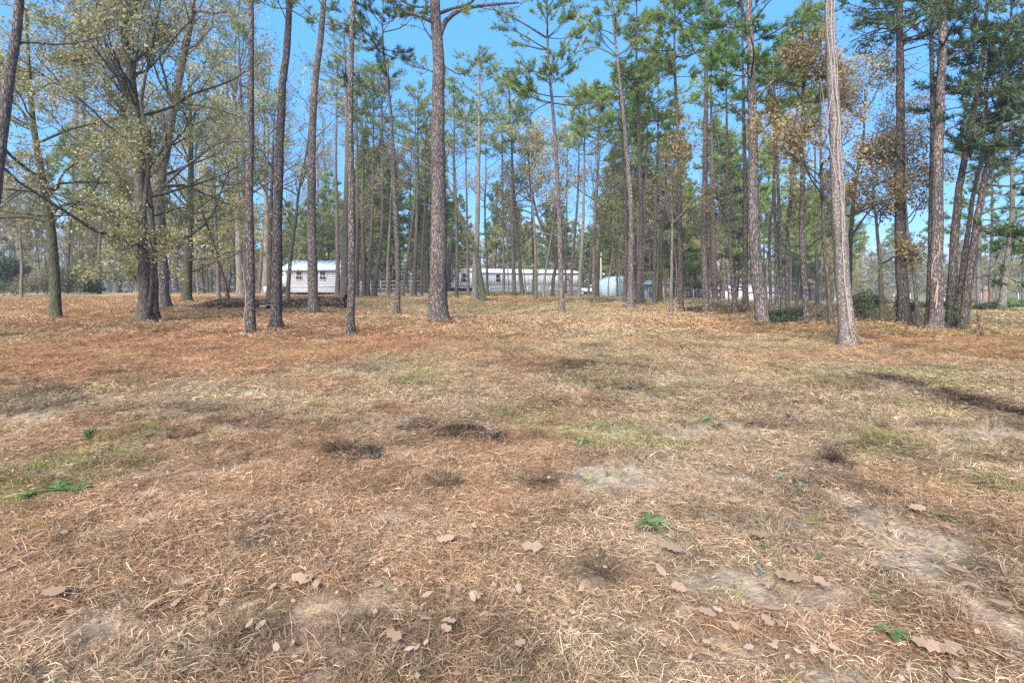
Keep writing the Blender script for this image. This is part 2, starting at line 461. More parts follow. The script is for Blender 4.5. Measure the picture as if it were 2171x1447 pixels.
M_OLIVE = leaf_material('olive leaves', [(0, (.22, .23, .09)), (.35, (.36, .34, .14)), (.65, (.46, .39, .19)), (.85, (.58, .50, .30)), (1, (.52, .38, .20))], .35)
M_RUST = leaf_material('rusty leaves', [(0, (.17, .14, .07)), (.3, (.29, .20, .10)), (.6, (.36, .27, .12)), (.85, (.44, .31, .13)), (1, (.26, .26, .12))], .3)
M_BROWNLEAF = leaf_material('dull brown leaves', [(0, (.12, .10, .065)), (.4, (.22, .18, .11)), (.75, (.30, .25, .17)), (1, (.18, .20, .10))], .3)
M_BUSH = leaf_material('evergreen bush leaves', [(0, (.04, .055, .03)), (.5, (.085, .105, .055)), (1, (.17, .18, .10))], .25)
BK_PINE = bark_material('pine bark', (.275, .228, .205), (.185, .150, .135), (.060, .050, .046), 12.0, .30)
BK_RED = bark_material('reddish pine bark', (.250, .208, .186), (.165, .134, .120), (.054, .045, .041), 13, .34)
BK_GREY = bark_material('grey bark', (.300, .270, .235), (.225, .200, .170), (.12, .10, .088), 11, .22, .25, .015)
BK_DARK = bark_material('dark hardwood bark', (.175, .145, .120), (.120, .098, .080), (.055, .045, .038), 12, .2, .35, .015)
BK_MOSS = bark_material('mossy bark', (.180, .160, .120), (.120, .105, .078), (.045, .038, .03), 11, .22, .8, .015)
BK_PALE = bark_material('pale vined bark', (.350, .305, .270), (.270, .230, .205), (.13, .11, .098), 13, .6, 0, .015)
BK_LOG = bark_material('log bark', (.30, .24, .185), (.17, .13, .10), (.045, .034, .028), 7, .8)

# ------------------------------------------------------------------ mesh building helpers
class Acc:
    """collects vertices and faces, then links them as one mesh object"""
    def __init__(s):
        s.V = []; s.Q = []; s.T = []; s.n = 0
    def add(s, v, quads=None, tris=None):
        v = np.asarray(v, float).reshape(-1, 3)
        s.V.append(v)
        if quads is not None and len(quads): s.Q.append(np.asarray(quads, np.int64).reshape(-1, 4) + s.n)
        if tris is not None and len(tris): s.T.append(np.asarray(tris, np.int64).reshape(-1, 3) + s.n)
        s.n += len(v)
    def mesh(s, name, smooth=False):
        V = np.concatenate(s.V) if s.V else np.zeros((0, 3))
        Q = np.concatenate(s.Q) if s.Q else np.zeros((0, 4), np.int64)
        T = np.concatenate(s.T) if s.T else np.zeros((0, 3), np.int64)
        me = bpy.data.meshes.new(name)
        me.vertices.add(len(V)); me.vertices.foreach_set('co', V.astype(np.float32).ravel())
        nl = len(Q) * 4 + len(T) * 3
        me.loops.add(nl); me.loops.foreach_set('vertex_index', np.concatenate([Q.ravel(), T.ravel()]).astype(np.int32))
        me.polygons.add(len(Q) + len(T))
        ls = np.concatenate([np.arange(len(Q)) * 4, len(Q) * 4 + np.arange(len(T)) * 3]).astype(np.int32)
        me.polygons.foreach_set('loop_start', ls)
        if smooth: me.polygons.foreach_set('use_smooth', np.ones(len(Q) + len(T), bool))
        me.update(calc_edges=True)
        return me
    def box(s, x0, x1, y0, y1, z0, z1):
        v = [(x, y, z) for z in (z0, z1) for y in (y0, y1) for x in (x0, x1)]
        s.add(v, [(0, 2, 3, 1), (4, 5, 7, 6), (0, 1, 5, 4), (2, 6, 7, 3), (0, 4, 6, 2), (1, 3, 7, 5)])
        return s
    def prism(s, pts, y0, y1):
        """polygon in x, z swept from y0 to y1 (convex)"""
        n = len(pts)
        v = [(x, y0, z) for x, z in pts] + [(x, y1, z) for x, z in pts]
        q = [(i, (i + 1) % n, n + (i + 1) % n, n + i) for i in range(n)]
        t = [(0, i + 1, i) for i in range(1, n - 1)] + [(n, n + i, n + i + 1) for i in range(1, n - 1)]
        s.add(v, q, t)
        return s

def link(name, me, mat, parent=None, smooth=None):
    o = bpy.data.objects.new(name, me)
    if mat is not None and len(me.materials) == 0: me.materials.append(mat)
    COL.objects.link(o)
    if parent is not None: o.parent = parent
    return o

def empty(name, loc, label, cat, group=None, rz=0):
    o = bpy.data.objects.new(name, None)
    o.empty_display_size = .3
    COL.objects.link(o)
    o.location = loc; o.rotation_euler = (0, 0, rz)
    o['label'] = label; o['category'] = cat
    if group: o['group'] = group
    return o

def tag(o, label, cat, group=None):
    o['label'] = label; o['category'] = cat
    if group: o['group'] = group
    return o

def norm(v):
    return v / np.maximum(np.linalg.norm(v, axis=-1, keepdims=True), 1e-9)

def frames(T):
    ref = np.zeros_like(T); ref[..., 2] = 1.0
    vert = np.abs(T[..., 2]) > .9
    ref[vert] = (1.0, 0, 0)
    a = norm(np.cross(ref, T)); b = np.cross(T, a)
    return a, b

def tubes(acc, P, R, sides=5, cap=False):
    """P (N,K,3) polylines, R (N,K) radii"""
    P = np.asarray(P, float); R = np.asarray(R, float)
    if len(P) == 0: return
    n, K, _ = P.shape
    T = np.empty_like(P)
    T[:, 1:-1] = P[:, 2:] - P[:, :-2]; T[:, 0] = P[:, 1] - P[:, 0]; T[:, -1] = P[:, -1] - P[:, -2]
    T = norm(T)
    mean = norm(T.mean(1, keepdims=True))
    a0, _ = frames(np.repeat(mean, K, 1))
    a = norm(a0 - T * (a0 * T).sum(-1, keepdims=True)); b = np.cross(T, a)
    th = np.arange(sides) * 2 * np.pi / sides
    ring = a[:, :, None, :] * np.cos(th)[None, None, :, None] + b[:, :, None, :] * np.sin(th)[None, None, :, None]
    V = P[:, :, None, :] + ring * R[:, :, None, None]
    i = np.arange(n)[:, None, None] * K * sides; k = np.arange(K - 1)[None, :, None] * sides; s_ = np.arange(sides)[None, None, :]
    s2 = (s_ + 1) % sides
    Q = np.stack([i + k + s_, i + k + s2, i + k + sides + s2, i + k + sides + s_], -1).reshape(-1, 4)
    tr = None
    if cap:
        tr = [(base + (K - 1) * sides, base + (K - 1) * sides + q, base + (K - 1) * sides + q + 1) for base in range(0, n * K * sides, K * sides) for q in range(1, sides - 1)]
        tr += [(base, base + q + 1, base + q) for base in range(0, n * K * sides, K * sides) for q in range(1, sides - 1)]
    acc.add(V.reshape(-1, 3), Q, tr)

def diamonds(acc, C, D, L, W, nrm=None, tri=False):
    """leaf faces: centre C, long direction D, length L, width W"""
    n = len(C)
    if n == 0: return
    if nrm is None: nrm = norm(rng.normal(size=(n, 3)) + np.array([0, 0, .6]))
    S = norm(np.cross(D, nrm))
    L = np.broadcast_to(np.asarray(L, float), (n,))[:, None]; W = np.broadcast_to(np.asarray(W, float), (n,))[:, None]
    if tri:
        V = np.stack([C - D * L * .5, C + S * W * .62 + D * L * .2, C - S * W * .5 + D * L * .5], 1)
        acc.add(V.reshape(-1, 3), None, np.arange(n * 3).reshape(-1, 3)); return
    V = np.stack([C - D * L * .5, C + S * W * .5 + D * L * .05, C + D * L * .5, C - S * W * .5 + D * L * .05], 1)
    acc.add(V.reshape(-1, 3), np.arange(n * 4).reshape(-1, 4))

def needles(acc, C, D, L, W):
    n = len(C)
    if n == 0: return
    S = norm(np.cross(D, rng.normal(size=(n, 3))))
    L = np.broadcast_to(np.asarray(L, float), (n,))[:, None]
    V = np.stack([C - S * W * .5, C + S * W * .5, C + D * L], 1)
    acc.add(V.reshape(-1, 3), None, np.arange(n * 3).reshape(-1, 3))
# ------------------------------------------------------------------ ground
def build_ground():
    rows = np.concatenate([np.linspace(-6, .8, 12), .8 * (170 / .8) ** (np.arange(1, 350) / 349.0), 170 * (3000 / 170) ** (np.arange(1, 24) / 23.0)])
    u = np.linspace(-1, 1, 350); u = 1.75 * (u * .75 + .25 * u ** 3)
    Y, U = np.meshgrid(rows, u, indexing='ij')
    X = U * (np.maximum(Y, 0) + 2.0)
    Y = Y + np.zeros_like(X)
    m = masks(X, Y)
    Z = zground(X, Y, m)
    c = gcolor(X, Y, m)
    # distant meadow
    f = sstep(45, 90, Y)[..., None] * .8
    c = c * (1 - f) + np.array([.20, .19, .09]) * f
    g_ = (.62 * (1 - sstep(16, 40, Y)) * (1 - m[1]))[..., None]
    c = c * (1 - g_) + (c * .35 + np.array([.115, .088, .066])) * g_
    nr, nc = X.shape
    acc = Acc()
    i = np.arange(nr - 1)[:, None] * nc; j = np.arange(nc - 1)[None, :]
    Q = np.stack([i + j, i + j + 1, i + nc + j + 1, i + nc + j], -1).reshape(-1, 4)
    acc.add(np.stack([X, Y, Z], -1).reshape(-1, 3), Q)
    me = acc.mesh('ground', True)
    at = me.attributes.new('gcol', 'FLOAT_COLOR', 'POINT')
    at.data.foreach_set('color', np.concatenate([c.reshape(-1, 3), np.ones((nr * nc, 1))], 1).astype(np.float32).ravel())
    o = link('ground', me, M_GROUND)
    o['kind'] = 'structure'
    return o
build_ground()

# ------------------------------------------------------------------ litter made of strands (instanced clump meshes)
def strand_patch(name, n, size, L, W, mat, lift, flat=True, K=3, lean=.35):
    """ribbons lying about (flat) or standing as a tuft"""
    acc = Acc()
    if flat:
        r = size * .5 * np.sqrt(rng.random(n)) * 1.15; t = rng.random(n) * 2 * np.pi
        C = np.stack([r * np.cos(t), r * np.sin(t), rng.random(n) ** 1.5 * lift], 1)
        main = rng.random() * np.pi
        a = np.where(rng.random(n) < .2, main + rng.normal(size=n) * .4, rng.random(n) * 2 * np.pi)
        el = rng.normal(size=n) * .16
        D = np.stack([np.cos(a) * np.cos(el), np.sin(a) * np.cos(el), np.sin(el)], 1)
        ln = L * (.45 + rng.random(n))
        side = np.stack([-np.sin(a), np.cos(a), np.zeros(n)], 1)
        bend = rng.normal(size=n) * .09
        s = np.linspace(-.5, .5, K)
        P = C[:, None] + D[:, None] * (ln[:, None] * s)[..., None] + side[:, None] * (bend[:, None] * ln[:, None] * (s ** 2 - .1))[..., None]
        P[:, :, 2] += (.02 * (rng.random(n)[:, None])) * (1 - (2 * s) ** 2)[None] * L / .12
        wn = norm(side + rng.normal(size=(n, 3)) * .5)
    else:
        r = size * .5 * rng.random(n); t = rng.random(n) * 2 * np.pi
        C = np.stack([r * np.cos(t), r * np.sin(t), np.zeros(n) - .01], 1)
        out = np.stack([np.cos(t), np.sin(t), np.zeros(n)], 1) + rng.normal(size=(n, 3)) * .5
        out[:, 2] = 0
        D = norm(out * lean * (.4 + rng.random(n))[:, None] + np.array([0, 0, 1.0]))
        ln = L * (.4 + .8 * rng.random(n))
        s = np.linspace(0, 1, K)
        P = C[:, None] + D[:, None] * (ln[:, None] * s)[..., None] + norm(out)[:, None] * (ln[:, None] * .5 * rng.random(n)[:, None] * s ** 2)[..., None]
        P[:, :, 2] -= (ln[:, None] * .25 * rng.random(n)[:, None]) * (s ** 2)[None]
        wn = norm(np.cross(D, rng.normal(size=(n, 3))))
    wd = W * (.6 + .8 * rng.random(n))
    prof = np.array([.7, 1, .35]) if flat else np.linspace(1, .15, K)
    if len(prof) != K: prof = np.interp(np.linspace(0, 1, K), [0, .5, 1], [.7, 1, .35])
    A = P + wn[:, None] * (wd[:, None] * prof)[..., None] * .5
    B = P - wn[:, None] * (wd[:, None] * prof)[..., None] * .5
    V = np.stack([A, B], 2).reshape(n, K * 2, 3)
    k = np.arange(K - 1) * 2
    q = np.stack([k, k + 1, k + 3, k + 2], -1)
    Q = (np.arange(n)[:, None, None] * K * 2 + q[None]).reshape(-1, 4)
    acc.add(V.reshape(-1, 3), Q)
    me = acc.mesh(name); me.materials.append(mat)
    return bpy.data.objects.new(name, me)

def scatter(name, protos, X, Y, tint, scale, dz=0.0, label=None, cat=None, tilt=.12, zz=None):
    n = len(X)
    Z = (zground(X, Y) if zz is None else zz) + dz
    col = bpy.data.collections.new(name + ' source')
    for p in protos: col.objects.link(p)
    me = bpy.data.meshes.new(name)
    me.vertices.add(n)
    me.vertices.foreach_set('co', np.stack([X, Y, Z], 1).astype(np.float32).ravel())
    def attr(nm, ty, arr, key='value'):
        at = me.attributes.new(nm, ty, 'POINT'); at.data.foreach_set(key, np.ascontiguousarray(arr).ravel())
    attr('rot', 'FLOAT_VECTOR', np.stack([rng.normal(size=n) * tilt, rng.normal(size=n) * tilt, rng.random(n) * 2 * np.pi], 1).astype(np.float32), 'vector')
    attr('scl', 'FLOAT', np.asarray(scale, np.float32) * np.ones(n, np.float32))
    attr('idx', 'INT', rng.integers(0, len(protos), n).astype(np.int32))
    attr('tint', 'FLOAT_COLOR', np.concatenate([tint, np.ones((n, 1))], 1).astype(np.float32), 'color')
    o = bpy.data.objects.new(name, me)
    COL.objects.link(o)
    g = bpy.data.node_groups.new(name, 'GeometryNodeTree')
    g.interface.new_socket('Geometry', in_out='INPUT', socket_type='NodeSocketGeometry')
    g.interface.new_socket('Geometry', in_out='OUTPUT', socket_type='NodeSocketGeometry')
    gi = g.nodes.new('NodeGroupInput'); go = g.nodes.new('NodeGroupOutput')
    ci = g.nodes.new('GeometryNodeCollectionInfo'); ci.inputs['Collection'].default_value = col
    ci.inputs['Separate Children'].default_value = True; ci.inputs['Reset Children'].default_value = True
    ip = g.nodes.new('GeometryNodeInstanceOnPoints'); ip.inputs['Pick Instance'].default_value = True
    def na(nm, ty):
        x = g.nodes.new('GeometryNodeInputNamedAttribute'); x.data_type = ty; x.inputs['Name'].default_value = nm
        return x.outputs['Attribute']
    e2r = g.nodes.new('FunctionNodeEulerToRotation')
    g.links.new(na('rot', 'FLOAT_VECTOR'), e2r.inputs[0])
    g.links.new(gi.outputs[0], ip.inputs['Points']); g.links.new(ci.outputs[0], ip.inputs['Instance'])
    g.links.new(e2r.outputs[0], ip.inputs['Rotation']); g.links.new(na('scl', 'FLOAT'), ip.inputs['Scale'])
    g.links.new(na('idx', 'INT'), ip.inputs['Instance Index'])
    g.links.new(ip.outputs[0], go.inputs[0])
    md = o.modifiers.new('scatter', 'NODES'); md.node_group = g
    o['kind'] = 'stuff'
    if label: o['label'] = label
    if cat: o['category'] = cat
    return o

def sample_fan(d0, d1, n, um=1.25):
    y = np.sqrt(rng.random(n) * (d1 * d1 - d0 * d0) + d0 * d0)
    u = (rng.random(n) * 2 - 1) * um
    return u * y + (rng.random(n) - .5) * 1.0, y

def keepp(p, *arrs):
    k = rng.random(len(p)) < p
    return [a[k] for a in arrs] + [k]

def extra_pts(ells, Xs, Ys, dens, ymax=30):
    Xs, Ys = list(Xs), list(Ys)
    for ex, ey, rx, ry, s in ells:
        if ey > ymax: continue
        n = int(min(3500, math.pi * rx * ry * dens * s * s))
        Xs.append(ex + rng.normal(size=n) * rx * .55); Ys.append(ey + rng.normal(size=n) * ry * .55)
    return np.concatenate(Xs), np.concatenate(Ys)

def litter():
    sp = []
    # near, middle and far rings of lying straw and needles
    near_s = [strand_patch('straw_clump', 140, .23, .055, .0026, M_STRAW, .022) for _ in range(5)]
    near_n = [strand_patch('needle_clump', 95, .23, .09, .0021, M_NEEDLE, .028) for _ in range(5)]
    mid_s = [strand_patch('straw_clump_mid', 260, .55, .07, .0040, M_STRAW, .03) for _ in range(4)]
    mid_n = [strand_patch('needle_clump_mid', 190, .55, .11, .0038, M_NEEDLE, .035) for _ in range(4)]
    far_s = [strand_patch('straw_clump_far', 330, 1.3, .10, .010, M_STRAW, .05) for _ in range(4)]
    for nm, pr, d0, d1, n, org, dz in (('dry_straw', near_s, 1.5, 6.5, 10400, 0, 0), ('pine_straw', near_n, 1.5, 6.5, 7400, 1, .004),
                                 ('dry_straw', mid_s, 6.2, 14, 9000, 0, 0), ('pine_straw', mid_n, 6.2, 14, 5200, 1, .004),
                                 ('pine_straw', far_s, 13.5, 42, 17000, 0, 0)):
        X, Y = sample_fan(d0, d1, n)
        m = masks(X, Y)
        p = 1 - .98 * sstep(.03, .35, m[1])
        if d0 < 10: p = p * (.28 + .95 * sstep(.38, .55, fbm(X * 3.1, Y * 3.1, 511, 3)))
        if org: p = p * np.clip(.10 + m[3] * .9 + sstep(.5, .62, m[5]) * .25 + (1 - sstep(3, 6, Y)) * .35, 0, 1) * (1 - .7 * m[0])
        k = rng.random(len(p)) < p
        X, Y = X[k], Y[k]
        mk = tuple(q[k] for q in m)
        c = gcolor(X, Y, mk)
        if org: c = c * .78 + C_ORG * .22
        c = c * (.62 + .7 * rng.random(len(X)))[:, None]
        sc = .7 + .6 * rng.random(len(X))
        lab = {'dry_straw': 'mat of pale mown dry grass straw lying over the clearing', 'pine_straw': 'mat of fallen orange pine needles strewn over the ground'}[nm]
        scatter(nm, pr, X, Y, c, sc, dz=dz, label=lab, cat='ground cover')
    # thatch: tufts of standing dead grass, thick on the dark ridges
    tf = [strand_patch('grass_tuft', 34, .07, .085, .0034, M_STRAW, 0, False, 4, 1.0) for _ in range(6)]
    X, Y = sample_fan(1.6, 7, 16000); X2, Y2 = sample_fan(7, 16, 26000)
    X, Y = extra_pts(E_DARK, [X, X2], [Y, Y2], 260)
    m = masks(X, Y)
    clump = sstep(.48, .62, fbm(X * 2.1, Y * 2.1, 201, 3))
    p = np.clip(m[0] * .8 + .26 * clump + .06, 0, 1) * (1 - .8 * m[1])
    k = rng.random(len(p)) < p
    X, Y = X[k], Y[k]; mk = tuple(q[k] for q in m)
    c = gcolor(X, Y, mk) * (.5 + .6 * rng.random(len(X)))[:, None]
    sc = (.45 + .75 * rng.random(len(X))) * (1 + .25 * mk[0]) * (1 + .05 * np.maximum(Y - 5, 0))
    scatter('dry_grass', tf, X, Y, c, sc, label='short tufts of dead brown grass and thatch in the clearing', cat='grass', tilt=.35)
    # green grass
    gf = [strand_patch('green_tuft', 34, .08, .075, .0042, M_GRASS, 0, False, 4, .55) for _ in range(5)]
    X, Y = sample_fan(1.6, 7, 14000); X2, Y2 = sample_fan(7, 20, 36000); X3, Y3 = sample_fan(20, 46, 30000)
    X, Y = extra_pts(E_GREEN, [X, X2, X3], [Y, Y2, Y3], 420, 16)
    m = masks(X, Y)
    p = np.clip(m[2] ** 1.3 * 1.1 + .012, 0, 1)
    k = rng.random(len(p)) < p
    X, Y = X[k], Y[k]; mk = tuple(q[k] for q in m)
    c = np.array([.20, .31, .085]) * (.7 + .6 * rng.random(len(X)))[:, None]
    yl = (rng.random(len(X)) < .4)[:, None]
    c = np.where(yl, c * np.array([1.6, 1.2, 1.0]), c)
    sc = (.45 + .65 * rng.random(len(X))) * (1 + .045 * np.maximum(Y - 6, 0))
    scatter('green_grass', gf, X, Y, c, sc, label='patches of short green grass growing through the straw', cat='grass', tilt=.15)
    # weedy strip along the wood's edge on the right
    X = rng.uniform(2, 75, 9000); Y = 34 + rng.normal(size=9000) * 2.4 + .12 * X
    X4 = rng.uniform(-6, 3, 900); Y4 = 50 + rng.normal(size=900) * 4
    X = np.concatenate([X, X4]); Y = np.concatenate([Y, Y4])
    k = rng.random(len(X)) < sstep(.4, .6, fbm(X * .5, Y * .5, 301, 3)) * .8
    X, Y = X[k], Y[k]
    c = np.where((rng.random(len(X)) < .3)[:, None], np.array([.12, .15, .05]), np.array([.26, .19, .10])) * (.7 + .5 * rng.random(len(X)))[:, None]
    wf = [strand_patch('tall_tuft', 40, .2, .22, .008, M_STRAW, 0, False, 4, .5) for _ in range(4)]
    scatter('tall_weeds', wf, X, Y, c, .8 + .9 * rng.random(len(X)), label='ragged tan weeds along the far edge of the clearing', cat='weeds')
    # small leaves
    lv = []
    for _ in range(6):
        acc = Acc(); n = 26
        C = np.stack([rng.normal(size=n) * .22, rng.normal(size=n) * .22, .01 + rng.random(n) * .03], 1)
        a = rng.random(n) * 6.28
        D = np.stack([np.cos(a), np.sin(a), rng.normal(size=n) * .25], 1)
        diamonds(acc, C, norm(D), .018 + .035 * rng.random(n) ** 2, .010 + .014 * rng.random(n), norm(rng.normal(size=(n, 3)) * .4 + np.array([0, 0, 1])))
        me = acc.mesh('leaf_scatter'); me.materials.append(M_LITTER)
        lv.append(bpy.data.objects.new('leaf_scatter', me))
    X, Y = sample_fan(1.5, 7, 420); X2, Y2 = sample_fan(7, 16, 900); X3, Y3 = sample_fan(16, 36, 5000)
    X = np.concatenate([X, X2, X3]); Y = np.concatenate([Y, Y2, Y3])
    s = (.8 + .5 * rng.random(len(X))) * np.where(Y > 16, 1.9, np.where(Y > 7, 1.2, 1.0))
    scatter('small_fallen_leaves', lv, X, Y, np.ones((len(X), 3)), s, dz=.004, label='small dry leaves sprinkled over the straw', cat='leaves', tilt=.05)
litter()
# ------------------------------------------------------------------ trees
def resample(pts, step):
    pts = np.asarray(pts, float)
    ext = np.concatenate([[2 * pts[0] - pts[1]], pts, [2 * pts[-1] - pts[-2]]])
    out = []
    for i in range(1, len(ext) - 2):
        p0, p1, p2, p3 = ext[i - 1:i + 3]
        n = max(2, int(np.linalg.norm(p2 - p1) / step))
        for t in np.arange(n) / n:
            out.append(.5 * ((2 * p1) + (-p0 + p2) * t + (2 * p0 - 5 * p1 + 4 * p2 - p3) * t * t + (-p0 + 3 * p1 - 3 * p2 + p3) * t ** 3))
    out.append(ext[-2])
    return np.array(out)

def trunk_tube(acc, P, r0, H, sides=12, flare=.55, rough=.05, endfrac=.22):
    K = len(P)
    z = P[:, 2] - P[0, 2]
    R = r0 * (1 - (1 - endfrac) * np.clip(z / H, 0, 1)) * (1 + flare * np.exp(-np.maximum(z, 0) / max(.12, r0 * 1.3)))
    T = np.gradient(P, axis=0); T = norm(T)
    a = norm(np.cross(np.array([0, 1.0, 0]) + 0 * T, T)); b = np.cross(T, a)
    th = np.arange(sides) * 2 * np.pi / sides
    lob = 1 + flare * .5 * np.exp(-np.maximum(z, 0) / max(.1, r0 * 1.1))[:, None] * np.cos(th[None] * 4 + rng.random() * 6) * .5
    rr = R[:, None] * lob * (1 + rough * rng.normal(size=(K, sides)))
    V = P[:, None, :] + a[:, None, :] * (np.cos(th)[None, :, None] * rr[..., None]) + b[:, None, :] * (np.sin(th)[None, :, None] * rr[..., None])
    k = np.arange(K - 1)[:, None] * sides; s_ = np.arange(sides)[None]; s2 = (s_ + 1) % sides
    Q = np.stack([k + s_, k + s2, k + sides + s2, k + sides + s_], -1).reshape(-1, 4)
    acc.add(V.reshape(-1, 3), Q)
    top = (K - 1) * sides
    acc.T.append(np.array([(top, top + q, top + q + 1) for q in range(1, sides - 1)]) + acc.n - K * sides)
    return R

def grow(P0, D0, L, K, wig, up):
    n = len(P0)
    P = np.empty((n, K, 3)); P[:, 0] = P0
    D = norm(D0.copy()); L = np.broadcast_to(np.asarray(L, float), (n,))
    for k in range(1, K):
        P[:, k] = P[:, k - 1] + D * (L / (K - 1))[:, None]
        D = norm(D + rng.normal(size=(n, 3)) * wig + np.array([0, 0, up]))
    return P

def spawn(P, m, t0, t1, spread, flatten=1.0):
    """m children on each polyline: start points, directions, parent index, parameter"""
    n, K, _ = P.shape
    t = t0 + (t1 - t0) * rng.random((n, m))
    f = t * (K - 1); i = np.minimum(f.astype(int), K - 2); fr = (f - i)[..., None]
    idx = np.arange(n)[:, None]
    A = P[idx, i]; B = P[idx, i + 1]
    S = A + (B - A) * fr
    D = norm(B - A)
    rnd = rng.normal(size=D.shape); rnd[..., 2] *= flatten
    side = norm(rnd - D * (rnd * D).sum(-1, keepdims=True))
    D = norm(D + side * spread * (.6 + .7 * rng.random((n, m, 1))))
    return S.reshape(-1, 3), D.reshape(-1, 3), np.repeat(np.arange(n), m), t.reshape(-1)

def interp_path(P, z):
    return np.stack([np.interp(z, P[:, 2], P[:, 0]), np.interp(z, P[:, 2], P[:, 1]), z], -1)

def pine_crown(bacc, lacc, P, H, cb, top, cw, r0, dens=1.0, ztop=1e9, nsize=1.0, shape='tall', dead=6, q=7):
    """whorls of branches with needle tufts. cb..top heights, cw crown half width"""
    zs = np.arange(cb, top, .55 + .2 * (cw > 2.5))
    zs = zs + rng.normal(size=len(zs)) * .2
    t = np.clip((zs - cb) / max(top - cb, .1), 0, 1)
    prof = np.sin(np.pi * (.22 + .76 * t)) ** .8 if shape == 'round' else (.55 + .45 * np.minimum(1, t * 4)) * (1 - t) ** .65 + .08
    nb = 3
    z = np.repeat(zs, nb); pr = np.repeat(prof, nb); tt = np.repeat(t, nb)
    keep = rng.random(len(z)) < .85 * np.where(z > ztop, .35, 1)
    z, pr, tt = z[keep], pr[keep], tt[keep]
    if len(z) == 0: return
    ang = rng.random(len(z)) * 2 * np.pi
    el = np.radians(5 + 45 * tt + rng.normal(size=len(z)) * 10)
    D = np.stack([np.cos(ang) * np.cos(el), np.sin(ang) * np.cos(el), np.sin(el)], 1)
    L = cw * pr * (.5 + .65 * rng.random(len(z))) + .25
    B = grow(interp_path(P, z), D, L, 6, .13, .07)
    rb = np.clip(.012 * L + .008, .012, r0 * .45)
    tubes(bacc, B, rb[:, None] * np.linspace(1, .3, 6)[None], 4)
    m = max(3, int(round(5 * min(2.2, cw / 1.8))))
    S, D2, par, tp = spawn(B, m, .30, 1.0, .9, .6)
    L2 = (.22 + .30 * rng.random(len(S))) * L[par] * (1.15 - tp * .6) + .18
    D2[:, 2] = np.abs(D2[:, 2]) * .6 + .12
    C = grow(S, D2, L2, 3, .16, .14)
    tubes(bacc, C, np.full(len(C), .009)[:, None] * np.linspace(1.2, .5, 3)[None], 3)
    k = max(2, int(round(5.5 * dens)))
    S3, D3, p3, t3 = spawn(C, k, .35, 1.0, .7)
    tips = C[:, -1]; td = norm(C[:, -1] - C[:, -2])
    S3 = np.concatenate([S3, tips, B[:, -1]]); D3 = np.concatenate([D3, td, norm(B[:, -1] - B[:, -2])])
    if q < 7: nsize = nsize * 1.25
    n = len(S3)
    DD = np.repeat(norm(D3 + np.array([0, 0, .25])), q, 0) + rng.normal(size=(n * q, 3)) * .62
    needles(lacc, np.repeat(S3, q, 0) + rng.normal(size=(n * q, 3)) * .03, norm(DD), nsize * (.17 + .10 * rng.random(n * q)), .034 * nsize)
    # bare dead stubs under the crown
    if dead:
        zd = cb - rng.random(dead) * min(cb * .5, 5)
        a = rng.random(dead) * 6.28
        Dd = np.stack([np.cos(a), np.sin(a), rng.normal(size=dead) * .25], 1)
        Bd = grow(interp_path(P, zd), Dd, (.3 + rng.random(dead) * cw * .5), 5, .15, .0)
        tubes(bacc, Bd, np.full(dead, .012)[:, None] * np.linspace(1, .3, 5)[None], 3)

def hard_crown(bacc, lacc, P, H, cb, top, cw, r0, dens=1.0, leaf=.085, lsz=1.0, kk=26, ztop=1e9, up=.10, nl=None, extra=None, wig=.17, m2=5, m3=4):
    n = nl or int(7 + (top - cb) * 1.1)
    z = cb + (top - cb) * np.sort(rng.random(n)) ** 1.0
    t = (z - cb) / (top - cb)
    a = rng.random(n) * 6.28 + np.arange(n) * 2.4
    el = np.radians(22 + 38 * t + rng.normal(size=n) * 9)
    D = np.stack([np.cos(a) * np.cos(el), np.sin(a) * np.cos(el), np.sin(el)], 1)
    L = cw * (1.15 - .65 * t) * (.65 + .5 * rng.random(n))
    B = grow(interp_path(P, z), D, L, 8, wig, up * .5)
    rb = np.clip(.012 * L + .006, .012, r0 * .45)
    tubes(bacc, B, rb[:, None] * np.linspace(1, .25, 8)[None], 5)
    sets = [(B, L)]
    if extra is not None and len(extra):
        for E, rE in extra:
            sets.append((E, np.array([np.linalg.norm(np.diff(e, axis=0), axis=1).sum() for e in E])))
    for B, L in sets:
        S, D2, par, tp = spawn(B, m2, .3, 1.0, .8)
        L2 = L[par] * (.62 - .38 * tp) * (.5 + .7 * rng.random(len(S))) + .25
        C = grow(S, D2, L2, 5, wig * 1.1, .05)
        tubes(bacc, C, (.004 + .007 * L2)[:, None] * np.linspace(1, .35, 5)[None], 3)
        S3, D3, p3, t3 = spawn(C, m3, .2, 1.0, .85)
        L3 = L2[p3] * .42 * (.5 + .8 * rng.random(len(S3))) + .15
        E = grow(S3, D3, L3, 3, wig * 1.2, .02)
        tubes(bacc, E, np.full(len(E), .006)[:, None] * np.linspace(1, .6, 3)[None], 3)
        if dens <= 0: continue
        # clumpy foliage: some twigs full, others nearly bare
        w3 = rng.random(len(E)) ** 1.5
        k = max(1, int(round(kk * dens)))
        S4, D4, p4, t4 = spawn(E, k, .1, 1.0, 1.0)
        keep = rng.random(len(S4)) < .25 + .75 * w3[p4]
        S4, D4 = S4[keep], D4[keep]
        vis = (S4[:, 2] < ztop) | (rng.random(len(S4)) < .3)
        S4, D4 = S4[vis], D4[vis]
        nn = len(S4)
        diamonds(lacc, S4 + rng.normal(size=(nn, 3)) * .14, norm(D4 + rng.normal(size=(nn, 3)) * .5), leaf * lsz * (.8 + .7 * rng.random(nn)), leaf * lsz * .9, tri=True)

